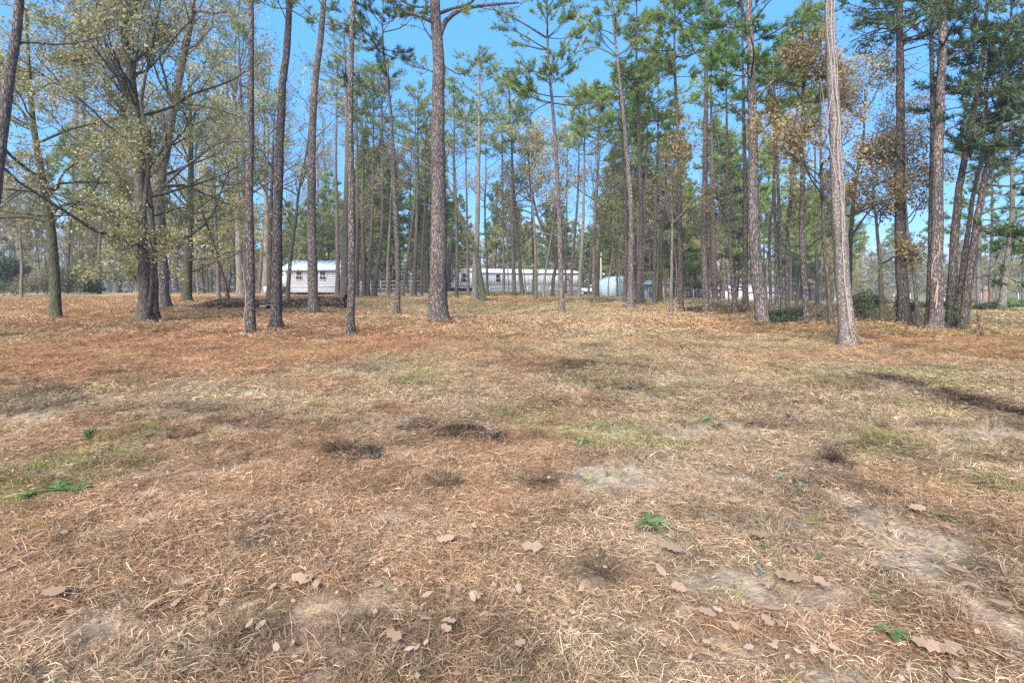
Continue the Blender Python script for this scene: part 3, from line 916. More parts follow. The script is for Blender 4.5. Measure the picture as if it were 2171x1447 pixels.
MATS = {'pine': (BK_PINE, M_PINELEAF), 'red': (BK_RED, M_PINELEAF), 'darkpine': (BK_RED, M_PINEDARK), 'bright': (BK_PINE, M_PINEBRIGHT),
        'olive': (BK_DARK, M_OLIVE), 'rust': (BK_DARK, M_RUST), 'brown': (BK_GREY, M_BROWNLEAF), 'moss': (BK_MOSS, M_OLIVE), 'grey': (BK_GREY, M_OLIVE),
        'vine': (BK_PALE, M_PINELEAF)}
TREES = {}

def tree(mat, base, w, path, top, cb, cw, label, kind=None, dens=1.0, limbs=(), group=None, depth=None, nsize=1.0, dead=5, leaf=.088, name=None,
         end=None, bark=None, leafm=None, sides=12, shape='tall', flare=.5, key=None, m2=None, m3=None, nl=None):
    """base, path, top, cb, cw are read off the photograph in pixels and turned into metres at the tree's own distance"""
    lush = mat in ('olive', 'rust') or dens > .85
    m2 = m2 or (7 if lush else 5); m3 = m3 or (5 if lush else 4)
    pine = mat in ('pine', 'red', 'darkpine', 'bright', 'vine')
    if kind is None: kind = 'pine' if pine else 'hard'
    x, y = gpos(*base)
    if depth is not None:
        y = depth; x = (base[0] - CX) / F * y
    z0 = gz(x, y) - .06
    s = y / F
    def H(py): return CAMH - (py - HY) * s - z0
    def W(px, py, dy=0):
        s2 = (y + dy) / F
        return ((px - CX) * s2 - x, dy, CAMH - (py - HY) * s2 - z0)
    pts = [(0, 0, 0)]
    dl = float(np.clip(rng.normal() * .012, -.025, .025))
    for px, py in path:
        h = H(py)
        if h > .25: pts.append(W(px, py, dl * h))
    h = H(top)
    lx, ly, lz = pts[-1]
    if end is not None:
        pts.append(((end - CX) * s - x, dl * h, h))
    elif h > lz + .3:
        px_, py_, pz_ = pts[-2]
        sl = (lx - px_) / max(lz - pz_, .3) * .35
        pts.append((lx + sl * (h - lz) + rng.normal() * .05 * (h - lz) ** .5, dl * h, h))
    P = resample(pts, .45)
    P[1:-1, :2] += rng.normal(size=(len(P) - 2, 2)) * .006
    Ht = P[-1, 2]
    r0 = w * s * .5 / 1.0
    lab_empty = empty(name or {'pine': 'pine_tree', 'hard': 'hardwood_tree', 'snag': 'dead_tree'}[kind], (x, y, z0), label, 'tree', group)
    bk, lf = MATS[mat]
    bk = bark or bk; lf = leafm or lf
    ta = Acc(); trunk_tube(ta, P, r0, Ht, sides, flare, .035 if w < 14 else .05, .45 if kind == 'snag' else .2)
    link('trunk', ta.mesh('trunk', True), bk, lab_empty)
    ba = Acc(); la = Acc()
    extra = []
    for lpts, lw in limbs:
        q = []
        dy = rng.normal() * .8
        for i, (px, py) in enumerate(lpts):
            q.append(W(px, py, dl * H(py) + dy * i / len(lpts)))
        E = resample(q, .3)
        rr = np.linspace(lw * s * .5, lw * s * .5 * .3, len(E))
        lb = Acc(); tubes(lb, E[None], rr[None], 8)
        link('limb', lb.mesh('limb', True), bk, lab_empty)
        extra.append((E[None], rr))
    ztop = H(-40)
    if kind == 'pine':
        pine_crown(ba, la, P, Ht, H(cb), Ht, cw * s, r0, dens * (1.0 if y < 34 else .8), ztop, nsize, shape, dead, 7 if y < 26 else 5 if y < 40 else 4)
        for E, rr in extra:
            S, D2, par, tp = spawn(E, 8, .35, 1.0, .9)
            C = grow(S, D2, .5 + .7 * rng.random(len(S)), 4, .2, .1)
            tubes(ba, C, np.full(len(C), .012)[:, None] * np.linspace(1, .5, 4)[None], 3)
            if dens > 0:
                S3, D3, _, _ = spawn(C, 5, .3, 1.0, .7)
                needles(la, np.repeat(S3, 7, 0), norm(np.repeat(D3, 7, 0) + rng.normal(size=(len(S3) * 7, 3)) * .6), .19, .022)
    elif kind == 'hard':
        hard_crown(ba, la, P, Ht, H(cb), Ht, cw * s, r0, dens, leaf * (1.0 if y < 26 else 1.3 if y < 40 else 1.6), 1.0, (38 if x < -8 else 28) if y < 26 else 20 if y < 40 else 12, ztop, extra=extra, m2=m2, m3=m3, nl=nl)
    if ba.n: link('branches', ba.mesh('branches', True), bk, lab_empty)['kind'] = 'stuff'
    if la.n: link('foliage', la.mesh('foliage'), lf, lab_empty)['kind'] = 'stuff'
    if key: TREES[key] = (lab_empty, P, s, x, y, z0)
    return lab_empty

T = tree
# --- left edge
T('pine', (-40, 720), 30, [(-30, 560), (2, 290), (22, 140), (40, 0)], -500, 130, 230, 'pine leaning in from the left edge of the clearing with dark green sprays', dens=.8, leafm=M_OLIVE, kind='hard', name='pine_tree', leaf=.11)
T('olive', (118, 682), 21, [(116, 600), (106, 470), (84, 350), (66, 220)], 20, 480, 250, 'mossy oak with a long bare limb reaching left, left of the twin trunked hardwood', limbs=[([(105, 470), (60, 458), (0, 460), (-60, 450)], 11), ([(106, 450), (150, 430), (215, 425), (250, 432)], 7)], bark=BK_MOSS, dens=1.0)
T('olive', (308, 690), 25, [(306, 600), (303, 500), (296, 380), (288, 240), (262, 60), (250, -40)], -350, 540, 300, 'big dark hardwood with three close stems, left of the fallen log', limbs=[([(300, 400), (225, 330), (150, 290), (80, 250)], 6), ([(303, 470), (318, 300), (300, 220), (330, 60), (345, -30)], 9), ([(290, 240), (225, 120), (170, 20), (140, -50)], 6), ([(306, 640), (285, 585), (230, 560)], 3), ([(309, 690), (322, 620), (320, 520), (303, 470)], 13)], dens=1.05, key='bigoak', nl=25, flare=.9, leaf=.08)
T('olive', (329, 681), 15, [(327, 600), (322, 470), (306, 330), (285, 200)], 60, 560, 230, 'slender dark stem squeezed between the two large leaning hardwood trunks', dens=1.2)
T('grey', (346, 657), 26, [(340, 520), (338, 400), (356, 290), (386, 130), (408, 0)], -350, 430, 260, 'thick grey brown trunk sweeping up to the right behind the big three stemmed hardwood', limbs=[([(408, 20), (450, 28), (482, 25), (500, 35), (508, 15), (490, -10)], 7)], bark=BK_PINE, dens=.9)
T('moss', (395, 643), 20, [(398, 560), (402, 470), (405, 330)], 150, 590, 190, 'ivy covered grey trunk just right of the three stemmed hardwood', dens=1.3, nl=22)
T('brown', (485, 641), 8, [(478, 605), (468, 570), (450, 510), (428, 445)], 436, 400, 10, 'rusty red dead trunk leaning left behind the fallen log', kind='snag', bark=bark_material('rusty rotten wood', (.24, .13, .085), (.15, .08, .055), (.05, .03, .025), 8, .3), name='dead_tree')
T('grey', (463, 637), 9, [(462, 560), (455, 430)], 250, 430, 90, 'small grey sapling directly left of the rusty leaning dead trunk', dens=.9)
# --- left background
T('pine', (149, 613), 22, [(152, 540), (158, 430)], 90, 200, 100, 'thick brown pine above the green hedge, left of its straighter twin', dens=.8)
T('pine', (181, 616), 17, [(183, 520), (180, 440)], 60, 180, 100, 'straight thick pine rising from the right end of the green hedge', dens=.8)
T('brown', (44, 634), 7, [(46, 560), (42, 470)], 380, 560, 60, 'thin crooked sapling standing before the hedge at far left', dens=.5)
T('olive', (214, 617), 6, [(213, 540), (212, 450)], 330, 520, 70, 'reddish thin trunk against the sky just right of the hedge', bark=BK_RED, dens=.7)
T('olive', (232, 620), 6, [(232, 540), (238, 470)], 300, 520, 80, 'pale thin trunk against the sky right of the hedge, just right of a reddish one', bark=BK_GREY, dens=.8)
T('olive', (264, 617), 8, [(266, 560), (268, 470)], 280, 520, 80, 'short dark trunk against the sky left of the big hardwood', dens=.9)
T('pine', (432, 620), 7, [(432, 540), (434, 430)], 170, 330, 80, 'thin straight pine far behind the left end of the fallen log', dens=.9)
T('olive', (412, 616), 6, [(410, 540), (414, 430)], 210, 430, 90, 'thin leafy trunk behind the ivy covered one', dens=.9)
T('pine', (485, 620), 10, [(485, 560), (483, 430)], 120, 270, 80, 'straight purple brown pine behind the rusty leaning dead trunk', dens=.9)
T('grey', (510, 628), 16, [(508, 560), (505, 440), (500, 340)], 90, 480, 190, 'pale grey hardwood left of the front pine with the dry vine', dens=.8)
T('pine', (523, 630), 13, [(521, 540), (518, 420)], 60, 240, 100, 'brown pine close behind the front pine with the dry vine', dens=.9)
T('brown', (549, 622), 9, [(553, 560), (558, 500), (566, 400)], 250, 420, 110, 'grey leaning trunk before the left end of the white trailer', dens=.6)
T('grey', (562, 622), 14, [(564, 560), (565, 450), (560, 330)], 170, 430, 140, 'smooth grey trunk before the left end of the white trailer', dens=.6)
T('olive', (571, 640), 12, [(572, 600), (573, 500), (576, 400)], 230, 440, 100, 'dark stained trunk half hidden by the flared front pine', dens=.6)
# --- the front row
T('red', (532, 712), 19, [(531, 600), (529, 450), (531, 250), (532, 0)], -480, -60, 120, 'straight front pine with a dry vine at its foot, left of the flared pine', key='vinepine', flare=.3)
T('red', (584, 702), 23, [(587, 600), (589, 450), (597, 210), (613, 0)], -520, 60, 130, 'front pine with a flared foot leaning slightly right, second of the front row', flare=.9, dens=.7)
T('pine', (665, 668), 21, [(663, 580), (660, 430), (666, 200), (686, 0)], -420, 40, 110, 'dark straight pine standing before the fallen log and white trailer', flare=.7, dens=.7)
T('red', (743, 714), 17, [(745, 600), (745, 430), (743, 200), (748, 0)], -480, -40, 120, 'slim scaly reddish pine at the right end of the fallen log', flare=.35)
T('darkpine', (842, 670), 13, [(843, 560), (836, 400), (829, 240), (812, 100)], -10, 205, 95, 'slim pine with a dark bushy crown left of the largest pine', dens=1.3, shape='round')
T('pine', (929, 686), 38, [(929, 600), (930, 450), (928, 250), (930, 120), (922, 0)], -520, -120, 260, 'largest pine, thick plated trunk in the middle of the clearing with high spreading limbs', flare=.55, sides=18, dens=.5,
  limbs=[([(932, 75), (945, 45), (975, 22), (1020, 12), (1100, 6)], 13), ([(915, 45), (885, 32), (855, 25), (838, 5), (835, -20)], 10), ([(932, 28), (960, 18), (1000, 5), (1030, -30)], 8), ([(917, 85), (900, 60), (893, 38)], 4), ([(940, 140), (958, 150), (975, 158), (1000, 150)], 4), ([(918, 152), (902, 147)], 4), ([(925, 15), (880, 14), (850, 0), (830, -30)], 6)], key='bigpine')
T('pine', (1191, 667), 13, [(1189, 580), (1186, 470), (1176, 280), (1163, 120)], -60, 230, 110, 'slim tall pine right of the clearing centre with open tufted crown', dens=1.2, limbs=[([(1163, 160), (1120, 150), (1085, 165)], 4), ([(1158, 80), (1110, 50), (1060, 25), (1010, 15)], 5), ([(1170, 215), (1140, 230), (1105, 260)], 3)], shape='round')
# --- middle ground, left of the largest pine
T('moss', (610, 640), 9, [(611, 610), (617, 540), (626, 470), (636, 390), (650, 320)], 210, 470, 130, 'curving mossy trunk in front of the white trailer', dens=.45, limbs=[([(624, 490), (600, 440), (590, 360)], 4), ([(640, 380), (670, 320), (690, 280)], 4)])
T('brown', (602, 618), 4, [(603, 560), (606, 480)], 380, 520, 50, 'very thin stem rising left of the curving mossy trunk', dens=.5)
T('brown', (620, 618), 4, [(622, 560), (620, 470)], 360, 520, 60, 'very thin dark stem before the corner of the white trailer', dens=.4)
T('olive', (697, 617), 7, [(690, 570), (682, 510), (675, 430)], 290, 520, 70, 'leaning leafy stem before the right window of the white trailer', dens=.9)
T('olive', (701, 617), 7, [(700, 570), (697, 500), (692, 420)], 260, 500, 60, 'upright leafy stem crossing the right end of the white trailer', dens=.8)
T('pine', (715, 626), 10, [(716, 560), (714, 440), (712, 330)], 130, 260, 80, 'brown pine at the right end of the white trailer', dens=.9)
T('pine', (729, 633), 17, [(731, 560), (734, 430), (736, 300)], 60, 190, 110, 'thick pale mauve pine just behind the slim scaly reddish pine', bark=BK_GREY, dens=.9)
T('pine', (757, 629), 8, [(757, 560), (758, 440)], 190, 320, 70, 'thin pine just right of the slim scaly reddish pine', dens=.9)
T('olive', (772, 627), 9, [(772, 560), (768, 450), (770, 340)], 210, 430, 110, 'dark leafy hardwood right of the slim scaly reddish pine', dens=.7)
T('pine', (780, 628), 8, [(783, 570), (788, 480), (791, 380)], 150, 290, 80, 'straight thin pine leaning right behind the clearing, left of the bowed trunk', dens=.9)
T('pine', (793, 630), 11, [(797, 590), (808, 510), (811, 440), (810, 330)], 140, 300, 90, 'bowed brown trunk that bends upright, left of the slim pine with dark crown', dens=.9, limbs=[([(811, 510), (827, 490), (840, 488)], 3)])
T('brown', (822, 636), 8, [(822, 570), (827, 470), (829, 420)], 330, 470, 60, 'pale short trunk beside the foot of the slim pine with dark crown', dens=.5)
T('pine', (853, 630), 7, [(861, 570), (869, 510), (880, 400)], 200, 320, 70, 'thin pine leaning right, first beyond the slim pine with dark crown', dens=.9)
T('pine', (878, 628), 10, [(880, 560), (884, 450), (886, 360)], 190, 310, 85, 'brown pine midway between the dark crowned pine and the largest pine', dens=.9)
T('pine', (893, 626), 6, [(895, 560), (899, 470), (902, 400)], 240, 350, 60, 'thin pine left of the largest pine, the left one of a close pair', dens=.9)
T('olive', (902, 621), 6, [(900, 560), (904, 470)], 280, 450, 70, 'thin leafy trunk touching the left side of the largest pine', dens=.8)
T('olive', (864, 622), 5, [(863, 560), (868, 470)], 300, 480, 60, 'thin distant stem left of the brown pine near the largest pine', dens=.8)
# --- between the largest pine and the slim tall pine
T('olive', (952, 616), 8, [(953, 560), (958, 490), (962, 400)], 250, 430, 80, 'dark leafy trunk close right of the largest pine', dens=.9)
T('pine', (967, 634), 8, [(969, 580), (968, 480), (964, 380)], 180, 320, 80, 'upright pine at the left end of the second trailer', dens=1.0)
T('pine', (993, 625), 7, [(992, 560), (990, 460)], 220, 340, 70, 'thin pine crossing the gable of the second trailer', dens=1.0)
T('pine', (1008, 638), 14, [(1007, 580), (1012, 470), (1014, 360), (1016, 260)], 110, 280, 110, 'pale thick pine behind the pale forked hardwood', bark=BK_GREY, dens=.9)
T('grey', (1026, 642), 13, [(1020, 600), (1012, 545), (1005, 520), (985, 485), (970, 440), (950, 395), (940, 370)], 352, 380, 90, 'pale hardwood with a long mossy crooked arm bending left to the largest pine', end=900,
  limbs=[([(930, 365), (905, 345), (880, 325), (850, 312)], 7), ([(896, 337), (895, 320), (912, 300), (925, 300)], 4), ([(968, 430), (962, 350), (955, 290)], 4)], bark=BK_MOSS, dens=.05, m2=4, m3=3, nl=8)
T('moss', (1034, 627), 6, [(1032, 560), (1028, 450), (1030, 380)], 290, 470, 80, 'thin mossy trunk by the second trailer window', dens=.8)
T('pine', (1068, 629), 6, [(1068, 560), (1066, 440)], 170, 320, 70, 'thin straight pine over the middle of the second trailer, left one', dens=1.1)
T('brown', (1079, 625), 3, [(1076, 560), (1074, 480)], 360, 520, 40, 'hair thin stem right of the left straight pine over the second trailer', dens=.6)
T('pine', (1091, 633), 9, [(1089, 580), (1086, 480), (1086, 380), (1084, 300)], 180, 330, 90, 'stout pine crossing the middle of the second trailer', dens=1.2)
T('moss', (1110, 628), 9, [(1104, 590), (1098, 520), (1092, 440)], 260, 450, 110, 'mossy trunk leaning left over the second trailer', dens=.8)
T('brown', (1116, 631), 3, [(1111, 580), (1105, 500)], 390, 540, 40, 'very thin dark pole stem beside the mossy leaning trunk', dens=.5)
T('grey', (1136, 638), 8, [(1136, 580), (1134, 500), (1128, 420)], 300, 470, 110, 'lichen spotted grey trunk over the second trailer', dens=.6)
T('olive', (1131, 629), 6, [(1131, 560), (1128, 470)], 300, 470, 70, 'dark thin trunk immediately left of the lichen spotted grey one', dens=.8)
T('brown', (1151, 633), 5, [(1156, 580), (1164, 530), (1175, 460)], 330, 500, 90, 'thin stem leaning right toward the slim tall pine', dens=.4)
T('olive', (1171, 630), 8, [(1173, 590), (1180, 555), (1172, 520), (1160, 500), (1135, 440)], 300, 470, 110, 'dark crooked hardwood with twisted forks left of the slim tall pine', dens=.35, limbs=[([(1178, 560), (1168, 500), (1175, 470), (1195, 430), (1205, 380)], 4), ([(1165, 500), (1150, 490), (1140, 500)], 3), ([(1175, 530), (1150, 560), (1138, 580)], 3)])
# --- right of the slim tall pine
T('olive', (1199, 622), 5, [(1199, 560), (1201, 470)], 290, 440, 70, 'thin dark trunk just right of the slim tall pine', dens=.8)
T('pine', (1210, 633), 7, [(1212, 580), (1220, 480), (1226, 390)], 200, 330, 80, 'thin dark pine leaning slightly right of the slim tall pine', dens=1.2)
T('pine', (1227, 639), 9, [(1230, 580), (1236, 480), (1238, 390)], 190, 320, 80, 'pinkish brown straight pine left of the white pickup', bark=BK_PALE, dens=1.1)
T('brown', (1247, 631), 6, [(1250, 580), (1254, 520), (1262, 460)], 300, 470, 90, 'crooked dark trunk in front of the white pickup cab', dens=.4)
T('pine', (1258, 642), 9, [(1259, 580), (1262, 470), (1266, 360)], 200, 330, 80, 'straight trunk in front of the white pickup bonnet', dens=1.1)
T('moss', (1266, 634), 8, [(1268, 570), (1275, 500), (1290, 420), (1300, 370)], 280, 450, 130, 'bare dark hardwood forking wide above the white pickup', dens=.12, limbs=[([(1275, 490), (1262, 420), (1250, 340)], 4), ([(1270, 540), (1300, 570), (1320, 600)], 3), ([(1290, 420), (1330, 390), (1350, 385)], 3), ([(1268, 520), (1310, 530), (1340, 560)], 3)], m2=7)
T('brown', (1288, 642), 3, [(1291, 590), (1299, 530)], 420, 520, 50, 'hair thin sapling before the blue metal shed', dens=.4)
T('brown', (1315, 641), 3, [(1313, 590), (1310, 500)], 370, 500, 60, 'thin dark pole tree at the corner of the blue metal shed', dens=.5)
T('pine', (1325, 644), 8, [(1326, 580), (1328, 450), (1322, 350)], 170, 300, 80, 'brown pine immediately left of the thick pine before the blue shed', dens=1.1)
T('pine', (1337, 658), 14, [(1337, 590), (1338, 450), (1326, 290), (1312, 150), (1298, 20)], -70, 190, 110, 'thick pine in front of the blue shed bending left as it rises', dens=1.2, limbs=[([(1318, 220), (1285, 205), (1255, 215)], 4), ([(1308, 120), (1260, 100), (1215, 115)], 4)])
T('pine', (1354, 651), 12, [(1355, 590), (1360, 470), (1356, 330), (1350, 180)], -20, 190, 90, 'reddish pine second before the blue shed, right of the thick bending pine', dens=1.2, bark=BK_RED)
T('pine', (1363, 646), 7, [(1362, 590), (1366, 480), (1368, 380)], 150, 290, 70, 'pine tucked behind the second pine before the blue shed', dens=1.1)
T('pine', (1387, 644), 8, [(1387, 590), (1389, 480), (1393, 360), (1395, 280)], 120, 270, 75, 'slim dark pine at the right end of the blue shed', dens=1.1)
T('moss', (1399, 643), 11, [(1400, 590), (1402, 500), (1410, 440)], 330, 480, 90, 'ivy dark trunk in front of the beige cottage, left of a leaning one', dens=.7)
T('moss', (1413, 635), 7, [(1409, 590), (1401, 550), (1395, 500)], 400, 520, 60, 'grey trunk leaning left in front of the beige cottage', dens=.5)
T('brown', (1423, 673), 8, [(1423, 620), (1425, 520), (1424, 420)], 300, 480, 110, 'small tree with a pale lichened foot in front of the beige cottage', bark=BK_GREY, dens=.35, leafm=M_RUST)
T('pine', (1443, 663), 13, [(1443, 600), (1441, 460), (1437, 280), (1430, 130)], -40, 170, 95, 'dark straight pine right of the beige cottage', dens=1.2, bark=BK_RED)
T('pine', (1498, 669), 15, [(1495, 600), (1493, 480), (1495, 330), (1497, 180), (1499, 0)], -160, 110, 120, 'stout dark pine standing left of two thin poles near the far white houses', dens=1.0, bark=BK_RED)
T('pine', (1517, 641), 13, [(1514, 580), (1512, 480), (1510, 380)], 130, 280, 80, 'thick distant pine on a straw mound right of the stout dark pine', dens=1.0)
T('brown', (1537, 661), 3, [(1533, 610), (1526, 520)], 430, 520, 50, 'thin dark pole sapling, the left of two between the pines', dens=.3)
T('brown', (1548, 662), 4, [(1543, 610), (1532, 520)], 400, 510, 60, 'thin dark pole sapling, the right of two between the pines', dens=.3)
T('pine', (1560, 669), 10, [(1555, 610), (1548, 520), (1543, 400), (1541, 280)], 90, 260, 80, 'slim pine curving left beside the two thin poles', dens=1.1)
T('pine', (1581, 664), 13, [(1580, 590), (1580, 450), (1578, 300), (1575, 140)], -30, 170, 90, 'grey straight pine left of the thick leaning bright pine', dens=1.1)
T('bright', (1618, 691), 26, [(1612, 640), (1604, 560), (1598, 450), (1597, 300), (1593, 150), (1588, 0)], -420, 200, 150, 'thick leaning pine with bright green needle sprays and a bushy foot', dens=1.0, flare=.35, sides=16, dead=3,
  limbs=[([(1596, 215), (1640, 170), (1690, 125), (1720, 90)], 6), ([(1592, 80), (1580, 40), (1565, -20)], 8), ([(1600, 290), (1640, 250), (1650, 220)], 4), ([(1598, 270), (1560, 230), (1540, 200)], 4)])
T('pine', (1634, 672), 7, [(1633, 610), (1632, 500), (1640, 400)], 150, 260, 80, 'first thin pine right of the thick leaning bright pine', dens=1.0)
T('red', (1647, 676), 9, [(1646, 610), (1646, 500), (1642, 430)], 130, 260, 70, 'mossy footed pine in the tight cluster right of the thick leaning pine', dens=1.0)
T('pine', (1661, 674), 9, [(1657, 610), (1653, 520), (1650, 400)], 100, 240, 75, 'middle pine of the tight cluster above the low green bush', dens=1.0)
T('pine', (1670, 670), 10, [(1669, 610), (1670, 500), (1680, 380), (1690, 220)], 20, 220, 90, 'right hand pine of the tight cluster above the low green bush', dens=1.1)
T('moss', (1686, 671), 8, [(1690, 630), (1697, 590), (1700, 540)], 420, 560, 70, 'short mossy stem leaning right out of the low green bush', dens=.5)
T('red', (1712, 692), 15, [(1708, 640), (1703, 560), (1700, 450), (1702, 300)], 60, 260, 80, 'dark pine right of the low green bush with a rusty leafed shadow', dens=.9)
T('brown', (1733, 652), 8, [(1733, 600), (1730, 500), (1728, 400)], 230, 400, 90, 'pale ivy clad trunk out in the meadow between two near pines', bark=BK_GREY, leafm=M_RUST, dens=.8)
T('rust', (1763, 696), 11, [(1758, 630), (1752, 560), (1745, 450), (1740, 330)], 170, 430, 150, 'dark hardwood with rusty orange leaves left of the vine wrapped pine', dens=1.2, leaf=.075)
T('vine', (1799, 736), 31, [(1792, 660), (1785, 560), (1775, 400), (1770, 250), (1762, 100), (1758, 0)], -520, -120, 150, 'pale scaly pine wrapped in dry vines, nearest tree on the right', flare=.35, sides=18, key='vined')
T('rust', (1799, 672), 12, [(1800, 600), (1805, 480), (1815, 380), (1830, 300)], 190, 500, 190, 'rusty leafed hardwood spreading out behind the vine wrapped pine', dens=1.3, leaf=.075, limbs=[([(1805, 500), (1850, 440), (1890, 420)], 5)])
T('rust', (1870, 688), 10, [(1869, 630), (1866, 560), (1860, 500), (1855, 440)], 300, 520, 120, 'small rusty leafed tree with a reddish stem left of the tall straight pine', dens=1.0, leaf=.075, limbs=[([(1868, 560), (1895, 545), (1910, 540)], 4)])
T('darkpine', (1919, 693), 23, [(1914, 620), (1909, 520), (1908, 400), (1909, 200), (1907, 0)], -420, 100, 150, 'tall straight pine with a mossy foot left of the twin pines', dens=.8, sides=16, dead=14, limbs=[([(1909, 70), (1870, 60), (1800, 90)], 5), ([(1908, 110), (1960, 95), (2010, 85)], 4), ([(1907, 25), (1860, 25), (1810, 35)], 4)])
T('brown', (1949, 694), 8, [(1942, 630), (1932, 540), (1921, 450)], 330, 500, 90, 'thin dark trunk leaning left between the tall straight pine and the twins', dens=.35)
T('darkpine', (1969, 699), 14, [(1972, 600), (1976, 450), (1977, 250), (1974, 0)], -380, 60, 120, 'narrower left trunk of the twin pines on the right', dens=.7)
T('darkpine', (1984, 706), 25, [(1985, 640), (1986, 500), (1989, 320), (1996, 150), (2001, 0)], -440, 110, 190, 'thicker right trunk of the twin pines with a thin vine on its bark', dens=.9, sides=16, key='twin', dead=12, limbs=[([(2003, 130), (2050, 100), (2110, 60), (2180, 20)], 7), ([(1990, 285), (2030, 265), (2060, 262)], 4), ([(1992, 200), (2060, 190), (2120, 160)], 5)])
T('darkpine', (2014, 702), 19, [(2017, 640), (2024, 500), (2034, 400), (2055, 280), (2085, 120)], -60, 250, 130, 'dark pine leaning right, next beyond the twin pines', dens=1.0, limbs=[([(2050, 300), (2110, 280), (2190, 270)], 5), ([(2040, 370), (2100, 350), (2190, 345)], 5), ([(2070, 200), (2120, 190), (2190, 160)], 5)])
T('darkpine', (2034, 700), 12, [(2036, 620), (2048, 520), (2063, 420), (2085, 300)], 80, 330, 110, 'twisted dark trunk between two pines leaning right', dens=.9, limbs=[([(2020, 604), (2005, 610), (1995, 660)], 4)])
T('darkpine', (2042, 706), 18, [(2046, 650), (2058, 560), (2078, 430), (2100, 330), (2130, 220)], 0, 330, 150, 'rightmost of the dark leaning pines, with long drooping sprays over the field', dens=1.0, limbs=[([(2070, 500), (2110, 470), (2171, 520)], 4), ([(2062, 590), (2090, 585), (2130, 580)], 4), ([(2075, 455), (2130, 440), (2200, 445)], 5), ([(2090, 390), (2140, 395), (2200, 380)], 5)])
T('pine', (2123, 661), 14, [(2131, 590), (2139, 520), (2146, 440)], 200, 420, 110, 'pale grey pine by the fence at the far right', bark=BK_GREY, dens=.9)
T('pine', (2100, 656), 9, [(2101, 580), (2103, 500)], 330, 540, 80, 'pale far trunk with a bright green low spray by the right fence', bark=BK_GREY, leafm=M_PINEBRIGHT, dens=.9)
T('pine', (2075, 656), 9, [(2074, 580), (2076, 480)], 280, 430, 80, 'pale far trunk behind the broken leaning pole', bark=BK_PALE, dens=.8)
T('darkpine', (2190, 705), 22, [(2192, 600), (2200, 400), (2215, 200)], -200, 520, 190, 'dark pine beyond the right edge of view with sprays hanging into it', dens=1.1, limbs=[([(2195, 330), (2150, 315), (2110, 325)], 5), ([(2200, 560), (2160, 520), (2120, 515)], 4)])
# short leaning broken pole
T('red', (2085, 718), 9, [(2078, 686)], 655, 600, 5, 'broken reddish pole leaning left at the edge of the straw, far right', kind='snag', name='broken_trunk', flare=.1, end=2071, bark=bark_material('reddish broken wood', (.33, .20, .14), (.22, .13, .09), (.08, .05, .04), 12, .3))

# ------------------------------------------------------------------ woods behind: repeated trees, shared meshes
def variant(kind, seed, mat):
    H = 20.0
    P = resample([(0, 0, 0), (rng.normal() * .3, rng.normal() * .3, 6), (rng.normal() * .5, rng.normal() * .4, 13), (rng.normal() * .7, rng.normal() * .5, H)], 1.2)
    ta, ba, la = Acc(), Acc(), Acc()
    bk, lf = MATS[mat]
    if kind == 'pine':
        trunk_tube(ta, P, .17, H, 8, .4, .03)
        pine_crown(ba, la, P, H, (10.5, 5.5, 9.0, 4.0, 8.0)[seed], H, 2.6 + rng.random() * 1.2, .17, 1.2, nsize=1.5, shape='round' if seed % 2 else 'tall', dead=8, q=5)
    else:
        trunk_tube(ta, P, .14, H, 8, .4, .03)
        hard_crown(ba, la, P, H, 2.5, H * .9, 4.2, .14, 1.4 if kind == 'leafy' else .0, .19, 1.0, 16, nl=20, m2=6, m3=4)
    return [('trunk', ta.mesh('trunk', True), bk), ('branches', ba.mesh('branches', True), bk)] + ([('foliage', la.mesh('foliage'), lf)] if la.n else [])
VAR = [('pine', 'pine_tree', variant('pine', i, 'pine')) for i in range(5)] + [('leafy', 'hardwood_tree', variant('leafy', i, m)) for i, m in enumerate(('olive', 'brown', 'grey'))] + [('bare', 'hardwood_tree', variant('bare', 0, 'brown'))]
for k_, n_, parts_ in VAR:
    for _, me_, mt_ in parts_: me_.materials.append(mt_)
HOUSE_KEEP = []
WOODS = []
def wood(n, xs, ys, hs, wts, group, labels):
    placed = 0; tries = 0
    while placed < n and tries < n * 30:
        tries += 1
        y = rng.uniform(*ys); u = rng.uniform(*xs); x = u * y
        px = CX + F * u
        bad = False
        for a, b, y0, y1 in HOUSE_KEEP:
            if a < px < b and y0 < y < y1: bad = True
        if bad: continue
        vi = rng.choice(len(VAR), p=wts)
        kd, nm, parts = VAR[vi]
        h = rng.uniform(*hs) / 20.0 * (.75 if kd != 'pine' else 1)
        e_ = empty(nm, (x, y, gz(x, y) - .1), labels[kd], 'tree', group[kd], rng.random() * 6.28)
        WOODS.append((e_, px, y, h, kd))
        e_.scale = (h, h, h)
        for pn, me, mt in parts:
            o = bpy.data.objects.new(pn, me); COL.objects.link(o); o.parent = e_
            if pn != 'trunk': o['kind'] = 'stuff'
        placed += 1
HOUSE_KEEP += [(520, 725, 44, 68), (945, 1250, 46, 93), (1225, 1292, 30, 106), (1275, 1420, 58, 76), (1500, 1660, 68, 135)]
wb = np.array([.13, .11, .13, .11, .12, .13, .10, .12, .05]); wb /= wb.sum()
G_ = {'pine': 'slim pines deep in the background wood', 'leafy': 'leafy hardwoods deep in the background wood', 'bare': 'bare hardwoods deep in the background wood'}
L_ = {'pine': 'slim distant pine deep in the wood behind the trailers', 'leafy': 'distant olive leafed hardwood deep in the wood behind the trailers', 'bare': 'distant bare hardwood deep in the wood behind the trailers'}
wl = np.array([.06, .05, .05, .05, .05, .26, .2, .18, .1]); wl /= wl.sum()
